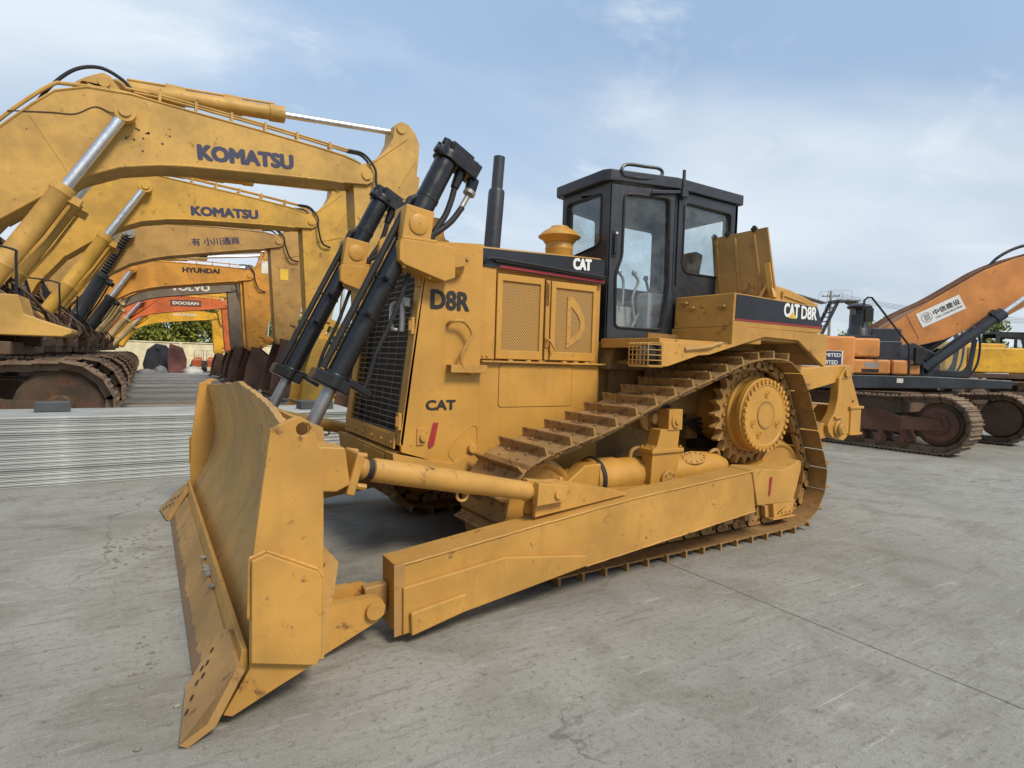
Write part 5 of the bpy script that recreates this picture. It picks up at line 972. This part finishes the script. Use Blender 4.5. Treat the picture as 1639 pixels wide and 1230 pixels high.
# house
h = MB(); h.prism([(-1.0, 1.18), (2.0, 1.28), (2.0, 1.45), (.6, 1.48), (-3.2, 1.45), (-3.2, 1.25), (-2.9, 1.12)], -1.25, 1.25); h.box((-.5, -.55, 1.4), (.9, .55, 1.75)); h.box((-.35, -.50, 1.7), (.25, -.40, 2.5)); h.box((-.35, .40, 1.7), (.25, .50, 2.5)); h.build('deck', 'black', ex, bevel=.02)
h = MB(); h.box((-2.4, -1.22, 1.46), (-.92, 1.2, 2.27)); h.build('engine_housing', 'org', ex, bevel=.05, seg=3)
cwp = MB(); cwp.prism([(-2.42, 1.30), (-3.05, 1.35), (-3.3, 1.6), (-3.3, 2.2), (-3.1, 2.36), (-2.42, 2.36)], -1.25, 1.25); cwp.build('counterweight', 'org', ex, bevel=.10, seg=4)
for x0_, x1_, z0_, z1_ in ((-1.04, -.44, 1.84, 2.24), (-1.1, -.22, 1.49, 1.80), (-.20, .34, 1.49, 1.80)):
    MB().box((x0_, -1.20, z0_), (x1_, -.62, z1_)).build('side_door', 'org', ex, bevel=.05, seg=3)
mk = MB(); mk.box((-.72, -1.203, 1.63), (-.46, -1.2, 1.73)); mk.build('sticker', 'zinc', ex); MB().box((-.78, -1.204, 1.53), (-.45, -1.2, 1.60)).build('vent', 'rubber', ex)
MB().box((-.12, -1.254, 1.33), (.0, -1.251, 1.42)).build('sticker', 'cream', ex)
bs_ = MB(); bs_.box((-2.3, -1.226, 1.62), (-1.16, -1.222, 1.96)); bso = bs_.build('sign', 'cream', ex); MB().box((-2.28, -1.229, 1.64), (-1.19, -1.2265, 1.95)).build('sign_face', 'signblue' if 'signblue' in M else 'navy', bso)
text('lettering', 'TRADING LIMITED', (-2.1, -1.231, 1.83), (1, 0, 0), UP, .075, 'white', bso, width=.89, bold=.02); text('lettering', 'LIMITED', (-1.62, -1.231, 1.68), (1, 0, 0), UP, .075, 'white', bso, width=.36, bold=.02)
ai = MB(); ai.rev((-.62, -.5, 2.2), UP, [(0, .26), (.28, .20), (.30, .19), (.58, .19), (.58, .08), (.74, .08)], 24); ai.rev((-.62, -.5, 2.90), UP, [(0, .08), (.0, .20), (.03, .245), (.06, .25), (.09, .21), (.12, .12), (.12, 0)], 24); ai.box((-.95, -.75, 2.18), (-.40, -.3, 2.32)); ai.build('air_intake', 'black', ex, bevel=.006)
mr = MB(); mr.tube([(-.80, -1.2, 2.45), (-.80, -1.2, 3.02), (-.74, -1.2, 3.08), (-.66, -1.2, 3.08), (-.50, -1.2, 2.88), (.10, -1.2, 2.10), (.12, -1.2, 1.5)], .022, 8); mr.box((-.78, -1.24, 2.58), (-.62, -1.16, 2.86)); mr.box((.20, -1.27, 1.72), (.36, -1.15, 2.06)); mr.tube([(.12, -1.2, 1.70), (.38, -1.2, 1.72), (.38, -1.2, 1.5)], .016, 6); mr.build('mirror', 'rubber', ex, bevel=.01)
bl_ = MB(); bl_.box((-.42, -.9, 1.62), (.10, -.45, 2.2)); bl_.prism([(.05, 1.55), (.75, 1.5), (1.15, 1.9), (.55, 2.2), (.1, 2.1)], -.42, .42); bl_.build('valve_bank', 'black', ex, bevel=.02)
hk = MB()
for k in range(8): hk.tube(spline([(.3+.05*k, -.5+.1*k, 1.7), (.6+.06*k, -.45+.1*k, 1.95+.06*k), (.95, -.4+.1*k, 1.75), (1.3, -.38+.08*k, 2.1)]), .024, 6)
hk.build('hose_bundle', 'rubber', ex)
cb_ = MB(); sd_ = [(.85, 1.30), (2.1, 1.30), (2.22, 1.6), (2.30, 2.3), (2.10, 2.95), (.85, 3.0)]
for y in (.55, 1.2): cb_.prism(sd_, y, y+.05, [rnd([(1.35, 1.62), (2.05, 1.62), (2.15, 1.8), (2.2, 2.3), (2.0, 2.85), (1.35, 2.88)], .06), rnd([(.95, 1.62), (1.25, 1.62), (1.25, 2.88), (.95, 2.88)], .05)])
cb_.box((.85, .55, 2.95), (2.1, 1.25, 3.02)); cb_.box((.85, .55, 1.28), (2.15, 1.25, 1.5)); cbo = cb_.build('cab', 'black', ex, bevel=.01)
gr_ = MB(); gr_.tube(spline([(2.16, .58, 1.45), (2.34, .58, 1.8), (2.36, .58, 2.35), (2.2, .58, 2.9)]), .025, 8); gr_.tube(spline([(2.16, 1.22, 1.45), (2.34, 1.22, 1.8), (2.36, 1.22, 2.35), (2.2, 1.22, 2.9)]), .025, 8); gr_.build('front_guard', 'black', cbo)
MB().box((2.02, .53, 1.32), (2.12, .55, 1.42)).build('lamp', 'white', cbo)
MB().prism([(.95, 1.62), (2.05, 1.62), (2.2, 2.3), (2.0, 2.85), (.95, 2.88)], .57, .575).build('window_pane', 'glass', cbo, smooth=False)
MB().box((1.3, .8, 1.5), (1.7, 1.1, 2.1)).build('operator_seat', 'rubber', cbo, bevel=.05)
arm_ = MB(); arm_.prism([(5.4, 4.6), (5.9, 4.7), (6.3, 4.2), (6.0, 2.2), (5.8, 1.9), (5.6, 2.2), (5.4, 3.8)], -.28, .28); arm_.build('arm', 'org', ex, bevel=.02)
bk_ = MB(); bk_.prism([(5.2, .6), (5.5, .3), (6.1, .35), (6.4, .9), (6.3, 1.6), (5.8, 2.0), (5.7, 1.9), (6.15, 1.5), (6.2, .95), (6.0, .5), (5.5, .45), (5.25, .7)], -.6, .6); bk_.build('bucket', 'mud', ex)

# machines behind the right excavator
e10 = excavator('bright yellow excavator standing behind the orange one at the right edge', -24.2, -4.4, (6.0, 3.6, .85, -6), 'yel', None, detail=1, world_rz=R(140), group=None, hoses=False)
e11 = excavator('deep yellow excavator parked behind the orange machine on the right', -19.5, -12.2, (6.3, 4.0, .85, 4), 'kom2', None, detail=1, world_rz=R(-60), group=None, hoses=False)
# ------------------------------------------------------------------ METAL PANELS, BLOCKS, SMALL THINGS
M['panel'] = paint('galvanised_panel', (.40, .425, .415), .5, .15, 0, .14, metal=.2, dustc=(.3, .3, .28), bump=.08)
M['block'] = paint('grey_foam_block', (.075, .08, .088), .8, .2, 0, .2, dustc=(.2, .2, .2), bump=.3)
ordn = ['lowest', 'second', 'third', 'fourth', 'fifth', 'sixth', 'seventh', 'eighth', 'ninth', 'tenth', 'eleventh', 'twelfth', 'thirteenth', 'fourteenth', 'fifteenth', 'sixteenth']
random.seed(11)
pv = None
for k in range(16):
    z = k*.0485+.004; prof = [(0, 0), (.012, -.004), (.05, -.004), (.05, .002), (.95, .002), (.95, -.004), (1.06, -.004), (1.07, 0), (1.07, .030), (1.06, .043), (.0, .043), (-.006, .036), (-.006, .020), (.006, .014), (.006, .006)]
    m = MB(); m.plate([(-(a), b) for a, b in prof], [], (0, 0, 0), (0, 1, 0), (0, 0, 1), (6.6, 0, 0)); o = m.build('metal_panel', 'panel', None, bevel=.002, seg=1)
    o.location = (1.82+random.uniform(-.02, .02), -3.645+random.uniform(-.014, .014), z); o.rotation_euler.z = random.uniform(-.0015, .0015)
    lab = 'topmost grey metal panel, carrying the dark blocks' if k == 15 else ('lowest grey metal panel of the stack, on the concrete' if k == 0 else f'grey metal panel, {ordn[k]} from the bottom of the stack')
    tag(o, lab, 'metal panel', 'metal panels stacked behind the blade')
for (x, y, lab, w2) in ((5.30, -4.30, 'dark grey block on the metal panels below the nearest excavator', .34), (2.30, -4.05, 'dark grey block on the metal panels behind the lift cylinders', .46)):
    m = MB(); m.box((-w2/2, -.12, 0), (w2/2, .12, .115)); o = m.build('block', 'block', None, bevel=.012, seg=3); o.location = (x, y, .7755); o.rotation_euler.z = R(4); tag(o, lab, 'block')
# gravel and crumbs lying about
random.seed(5)
gr = MB()
def pebble(m, x, y, r_, z=0):
    n_ = 6; rings = []
    vs = []; fs = []
    for a in range(3):
        for k in range(n_):
            t = k*2*math.pi/n_; rr = r_*(.9, 1.0, .5)[a]*random.uniform(.75, 1.15); vs.append((x+rr*math.cos(t)*1.2, y+rr*math.sin(t), z+(0, .45, .9)[a]*r_*random.uniform(.8, 1.1)))
    for a in range(2):
        for k in range(n_): fs.append((a*n_+k, a*n_+(k+1) % n_, (a+1)*n_+(k+1) % n_, (a+1)*n_+k))
    fs.append(tuple(range(2*n_, 3*n_))); fs.append(tuple(range(n_))[::-1]); m.add(vs, fs)
for _ in range(60): pebble(gr, random.gauss(4.40, .10), random.gauss(-.9, .35), random.uniform(.004, .015))
for _ in range(110): pebble(gr, random.uniform(-3, 5.2), random.uniform(-3.4, 3.6), random.uniform(.002, .008))
for _ in range(25): pebble(gr, random.gauss(4.35, .08), random.gauss(1.2, .4), random.uniform(.004, .014))
M['stone'] = paint('gravel_stone', (.24, .22, .2), .9, .3, 0, .3, dustc=(.35, .33, .3), bump=.3)
tag(gr.build('gravel', 'stone'), 'grey gravel crumbs scattered on the concrete round the blade', 'gravel', kind='stuff')
gl_ = MB()
for _ in range(90):
    y = random.uniform(-1.5, 1.45); pebble(gl_, 3.995+random.uniform(-.006, .006)+.0, y, random.uniform(.005, .014), .242)
for _ in range(6): pebble(gl_, 4.04, random.uniform(.2, .9), .022, .225)
tag(gl_.build('gravel_line', 'stone'), 'line of grey grit lying along the top of the cutting edge', 'gravel', kind='stuff')

# ------------------------------------------------------------------ BACKGROUND
M['wall'] = paint('boundary_wall_render', (.76, .69, .46), .85, .2, 0, .12, bump=.3)
M['foil'] = paint('stained_wall', (.5, .42, .2), .9, .2, .2, .3)
wl = MB(); wl.box((-14, -46.3, 0), (22, -46.0, 2.05)); wl.box((-14.0, -46.36, 2.05), (22, -45.94, 2.13))
for k in range(10): wl.box((-14+k*4, -46.0, 0), (-13.75+k*4, -45.9, 2.1))
tag(wl.build('boundary_wall', 'wall', bevel=.02), 'low cream boundary wall at the far end of the yard', 'wall')
def leafmat(name, c):
    n = NT(name); f = n.noise(.9, 4, .6, world=True); f2 = n.noise(30, 3, .6, world=True)
    n.set('Base Color', n.mix(n.ramp(f, .35, .65), tuple(x*.6 for x in c), c)); n.set('Roughness', .6); n.set('Specular IOR Level', .3)
    try: n.b.inputs['Transmission Weight'].default_value = 0; n.b.inputs['Subsurface Weight'].default_value = 0
    except Exception: pass
    return n.m
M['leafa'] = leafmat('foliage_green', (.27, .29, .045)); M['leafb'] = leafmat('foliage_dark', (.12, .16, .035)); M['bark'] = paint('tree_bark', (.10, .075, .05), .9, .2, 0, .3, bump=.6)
def tree(x, y, h, w_, seed, label, mats=('leafa', 'leafb'), nleaf=2600, name='tree', lo=.12, cat='tree', group='trees beyond the boundary wall'):
    rnd_ = random.Random(seed); root = empty(name, (x, y, 0), 0, label, cat, group)
    t = MB(); t.tube(spline([(0, 0, -.05), (.1, .05, h*.3), (-.1, .0, h*.6), (.05, 0, h*.85)]), [.16*h/6*(1-.8*i/18) for i in range(19)], 8)
    cl = []
    for k in range(13):
        a = rnd_.uniform(0, 6.28); z = h*rnd_.uniform(lo+.1, .93); rr = w_*rnd_.uniform(.2, .95)*math.sin(math.pi*min(1, max(.12, (z/h-lo)/(1.02-lo))))**.6
        c = Vector((rr*math.cos(a), rr*math.sin(a), z)); cl.append((c, rnd_.uniform(.22, .42)*w_))
        t.tube(spline([(0, 0, z*.55), c*.5+Vector((0, 0, z*.25)), c]), [.05*h/6*(1-.85*i/12) for i in range(13)], 5)
    t.build('trunk', 'bark', root)
    m = MB()
    for i in range(nleaf):
        c, r_ = rnd_.choice(cl); v = Vector((rnd_.gauss(0, 1), rnd_.gauss(0, 1), rnd_.gauss(0, .8))); v = v.normalized()*r_*rnd_.uniform(.35, 1.12)
        p = c+v; s_ = rnd_.uniform(.11, .24)*(h/5)**.5; a, b, d = [Vector((rnd_.gauss(0, 1), rnd_.gauss(0, 1), rnd_.gauss(0, 1))).normalized() for _ in range(3)]
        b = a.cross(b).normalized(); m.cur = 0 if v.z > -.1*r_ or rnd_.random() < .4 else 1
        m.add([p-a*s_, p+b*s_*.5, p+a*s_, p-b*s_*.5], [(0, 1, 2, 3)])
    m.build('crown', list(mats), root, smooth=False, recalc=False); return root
tl = ['rounded green tree', 'wide bushy tree', 'tall dense tree', 'low leafy tree', 'broad green tree', 'loose crowned tree', 'upright leafy tree', 'dark bushy tree', 'thick green tree', 'small round tree']
pl = ['behind the left end of the far wall', 'behind the far wall, left of the stacked waste', 'above the black bucket by the far wall', 'above the dark red container by the far wall', 'behind the wall between the yellow arms', 'behind the arm of the red orange excavator', 'behind the bucket of the orange yellow excavator', 'seen through the gap beside the tan arm', 'behind the lift cylinders of the bulldozer', 'behind the right end of the far wall']
for i, x in enumerate([11.5, 8.0, 5.2, 3.0, .9, -1.4, -3.8, -6.2, -9.0, -12.0]):
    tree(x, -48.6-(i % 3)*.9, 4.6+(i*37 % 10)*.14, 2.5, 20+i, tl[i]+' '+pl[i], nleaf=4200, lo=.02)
for i, (x, y, hh, lb) in enumerate(((-62, -30, 7.2, 'distant pale green tree behind the tank of the bulldozer'), (-67, -28.0, 7.6, 'distant pale green tree left of the round air intake'), (-72, -22, 7.3, 'distant pale green tree seen beside the orange boom foot'))):
    tree(x, y, hh, 3.6, 60+i, lb, nleaf=1800, group='distant trees on the right')
hg = MB(); hr = random.Random(77)
for i in range(15000):
    x = hr.uniform(-15, 20); top_ = 3.9+.5*math.sin(x*.9)+.35*math.sin(x*2.3+1); z = hr.uniform(.4, top_)+hr.gauss(0, .12); p = Vector((x, -47.6-hr.random()*1.0+.25*math.sin(x*3+z*2), z)); s_ = hr.uniform(.10, .22)
    a, b = [Vector((hr.gauss(0, 1), hr.gauss(0, 1), hr.gauss(0, 1))).normalized() for _ in range(2)]; b = a.cross(b).normalized(); hg.cur = 1 if hr.random() < .3 else 0
    hg.add([p-a*s_, p+b*s_*.55, p+a*s_, p-b*s_*.55], [(0, 1, 2, 3)])
tag(hg.build('shrubbery', ['leafa', 'leafb'], smooth=False, recalc=False), 'dense green shrubbery growing behind the boundary wall', 'shrubbery', kind='stuff')
# waste and parts near the far wall
M['dred'] = paint('dark_red_paint', (.22, .085, .08), .6, .5, .1, .25); M['orr'] = paint('faded_red_orange', (.55, .12, .045), .55, .3, 0, .2); M['cloth'] = paint('white_sacking', (.5, .5, .48), .9, .2, 0, .2, bump=.5); M['gcloth'] = paint('grey_sacking', (.16, .17, .19), .9, .2, 0, .3, bump=.5)
def lump(name, x, y, sx, sy_, sz, mat, label, cat, seed, group=None):
    r_ = random.Random(seed); vs = []; fs = []; n_, k_ = 14, 6
    for a in range(k_+1):
        for b in range(n_):
            t = b*2*math.pi/n_; f = a/k_; rr = (1-f**2.4)**.5*r_.uniform(.86, 1.1) if a < k_ else .02
            vs.append((sx*rr*math.cos(t), sy_*rr*math.sin(t), sz*f*r_.uniform(.92, 1.05)))
    for a in range(k_):
        for b in range(n_): fs.append((a*n_+b, a*n_+(b+1) % n_, (a+1)*n_+(b+1) % n_, (a+1)*n_+b))
    fs.append(tuple(range(n_))[::-1]); fs.append(tuple(range(k_*n_, (k_+1)*n_))); m = MB(); m.add(vs, fs); o = m.build(name, mat, None, ang=60); o.location = (x, y, 0); return tag(o, label, cat, group)
lump('sack', 3.55, -39.5, .42, .4, .5, 'gcloth', 'dark grey sack on the yard before the dark red container', 'sack', 1, 'sacks by the far wall')
lump('sack', 1.65, -40.2, .6, .5, .5, 'cloth', 'pale sack at the right of the row by the far wall', 'sack', 2, 'sacks by the far wall')
lump('sack', 2.25, -42.5, .4, .4, .55, 'cloth', 'white sack just right of the dark red container', 'sack', 3, 'sacks by the far wall')
lump('sack', 4.3, -39.3, .6, .4, .28, 'gcloth', 'flat grey sheet heap left of the dark sack', 'sack', 4, 'sacks by the far wall')
b_ = MB(); pr = [(-1.0, 0), (.9, 0), (1.0, .5), (.75, 1.5), (.2, 1.95), (-.4, 1.85), (-.9, 1.1)]; b_.prism(pr, -.6, .6); b_.cyl((.1, -.7, 1.6), (.1, .7, 1.6), .12, n=12); o = b_.build('excavator_bucket', 'black', None, bevel=.05, seg=3); o.location = (3.55, -43.5, 0); tag(o, 'large black digging bucket standing before the far wall', 'bucket')
b_ = MB(); b_.prism([(-.5, 0), (.5, 0), (.58, 1.0), (.42, 1.95), (-.3, 1.7), (-.55, .9)], -.7, .7); b_.box((-.35, .70, 1.1), (.3, .72, 1.6)); o = b_.build('container', 'dred', None, bevel=.12, seg=4); o.location = (2.55, -41.2, 0); tag(o, 'dark red rounded container beside the black bucket', 'container')
for i, (x, y) in enumerate(((1.1, -44.2), (.2, -44.4), (-.6, -43.8), (-1.6, -43.5), (-2.7, -43.2))):
    rt = empty('small_tractor', (x, y, 0), R(80+7*i), ['red orange small tractor nearest the dark red container', 'red orange small tractor behind the first one', 'red orange small tractor in the middle of the group', 'red orange small tractor behind the yellow arm', 'red orange small tractor farthest to the right'][i], 'tractor', 'small red tractors by the far wall')
    b_ = MB(); b_.prism([(-.7, .35), (.75, .35), (.8, .85), (.1, .95), (-.1, .8), (-.7, .8)], -.28, .28); b_.tube([(-.1, 0, .8), (-.22, 0, 1.15)], .02, 6); b_.box((-.62, -.22, .8), (-.25, .22, 1.05)); b_.build('body', 'orr', rt, bevel=.05)
    for sx, rr in ((-.42, .40), (.55, .26)):
        for sg in (-1, 1): MB().rev((sx, .30*sg, rr), (0, sg, 0), [(0, .1), (0, rr), (.16, rr), (.16, rr*.5), (.10, .08), (.10, 0)], 16).build('wheel', 'rubber', rt)
    b_ = MB(); b_.tube([(-.6, -.3, .8), (-.6, -.3, 1.55), (-.6, .3, 1.55), (-.6, .3, .8)], .025, 6); b_.build('roll_bar', 'zinc', rt)
# damp patch, utility pole with wires, steel stair on the right
M['damp'] = paint('damp_concrete', (.10, .10, .085), .25, .2, 0, .3, bump=.05)
pdl = MB(); pdl.add([(3.9+1.5*math.cos(t)*random.uniform(.8, 1.1), -15.1+.5*math.sin(t)*random.uniform(.7, 1.2), .004) for t in [i*2*math.pi/28 for i in range(28)]], [tuple(range(28))]); tag(pdl.build('puddle', 'damp', smooth=False), 'damp patch on the yard behind the metal panels', 'puddle', kind='structure')
M['pole'] = paint('pole_timber', (.30, .27, .22), .8, .1)
pr = empty('utility_pole', (-40.3, -20.8, 0), 0, 'thin utility pole with crossarm far away right of the bulldozer', 'utility pole')
MB().cyl((0, 0, 0), (0, 0, 7.6), .13, .09, n=10).build('pole', 'pole', pr); c = MB(); c.bar((-.3, .55, 7.2), (.3, -.55, 7.2), .08, .08); [c.cyl((t*.27, -t*.5, 7.2), (t*.27, -t*.5, 7.36), .03, n=8) for t in (-1, -.4, .4, 1)]; c.build('crossarm', 'pole', pr)
for i, t in enumerate((-1, -.3, .4, 1)):
    a = Vector((-40.3+t*.27, -20.8-t*.5, 7.36-.03*i)); b = Vector((-62, -6+t, 6.4-.25*i)); pts = [a.lerp(b, k/14)-Vector((0, 0, 4*(.9)*(k/14)*(1-k/14))) for k in range(15)]
    o = MB().tube(pts, .012, 5).build('power_line', 'rubber'); tag(o, ['highest power line running right from the pole', 'second highest power line from the pole', 'third power line from the top at the pole', 'lowest power line running right from the pole'][i], 'power line', 'power lines')
sr = empty('steel_stair', (-24.9, -12.7, 0), R(150), 'dark steel stair and canopy rising behind the bulldozer tank', 'stair')
b_ = MB(); b_.bar((-.1, -.35, 3.0), (.85, -.35, 5.1), .06, .16); b_.bar((-.1, .35, 3.0), (.85, .35, 5.1), .06, .16)
for k in range(9): b_.box((-.1+.105*k-.08, -.35, 3.05+.235*k), (-.1+.105*k+.08, .35, 3.09+.235*k))
b_.box((-.2, -.4, 0), (.0, .4, 3.1)); b_.build('flight', 'black', sr); b_ = MB(); b_.box((.75, -.5, 5.05), (1.9, .5, 5.12)); b_.bar((1.3, -.3, 5.05), (2.1, -.3, 4.75), .1, .25); b_.box((1.8, -.2, 0), (2.0, .2, 5.05)); b_.bar((-1.3, 0, 5.35), (.3, 0, 4.95), .5, .06); b_.build('landing', 'bar', sr)
b_ = MB(); b_.tube([(.1, -.4, 4.4), (.3, -.4, 5.6), (1.5, -.4, 5.6), (1.5, -.4, 5.1)], .011, 5); b_.tube([(.1, .4, 4.4), (.3, .4, 5.6), (1.5, .4, 5.6), (1.5, .4, 5.1)], .011, 5); b_.build('handrail', 'zinc', sr)
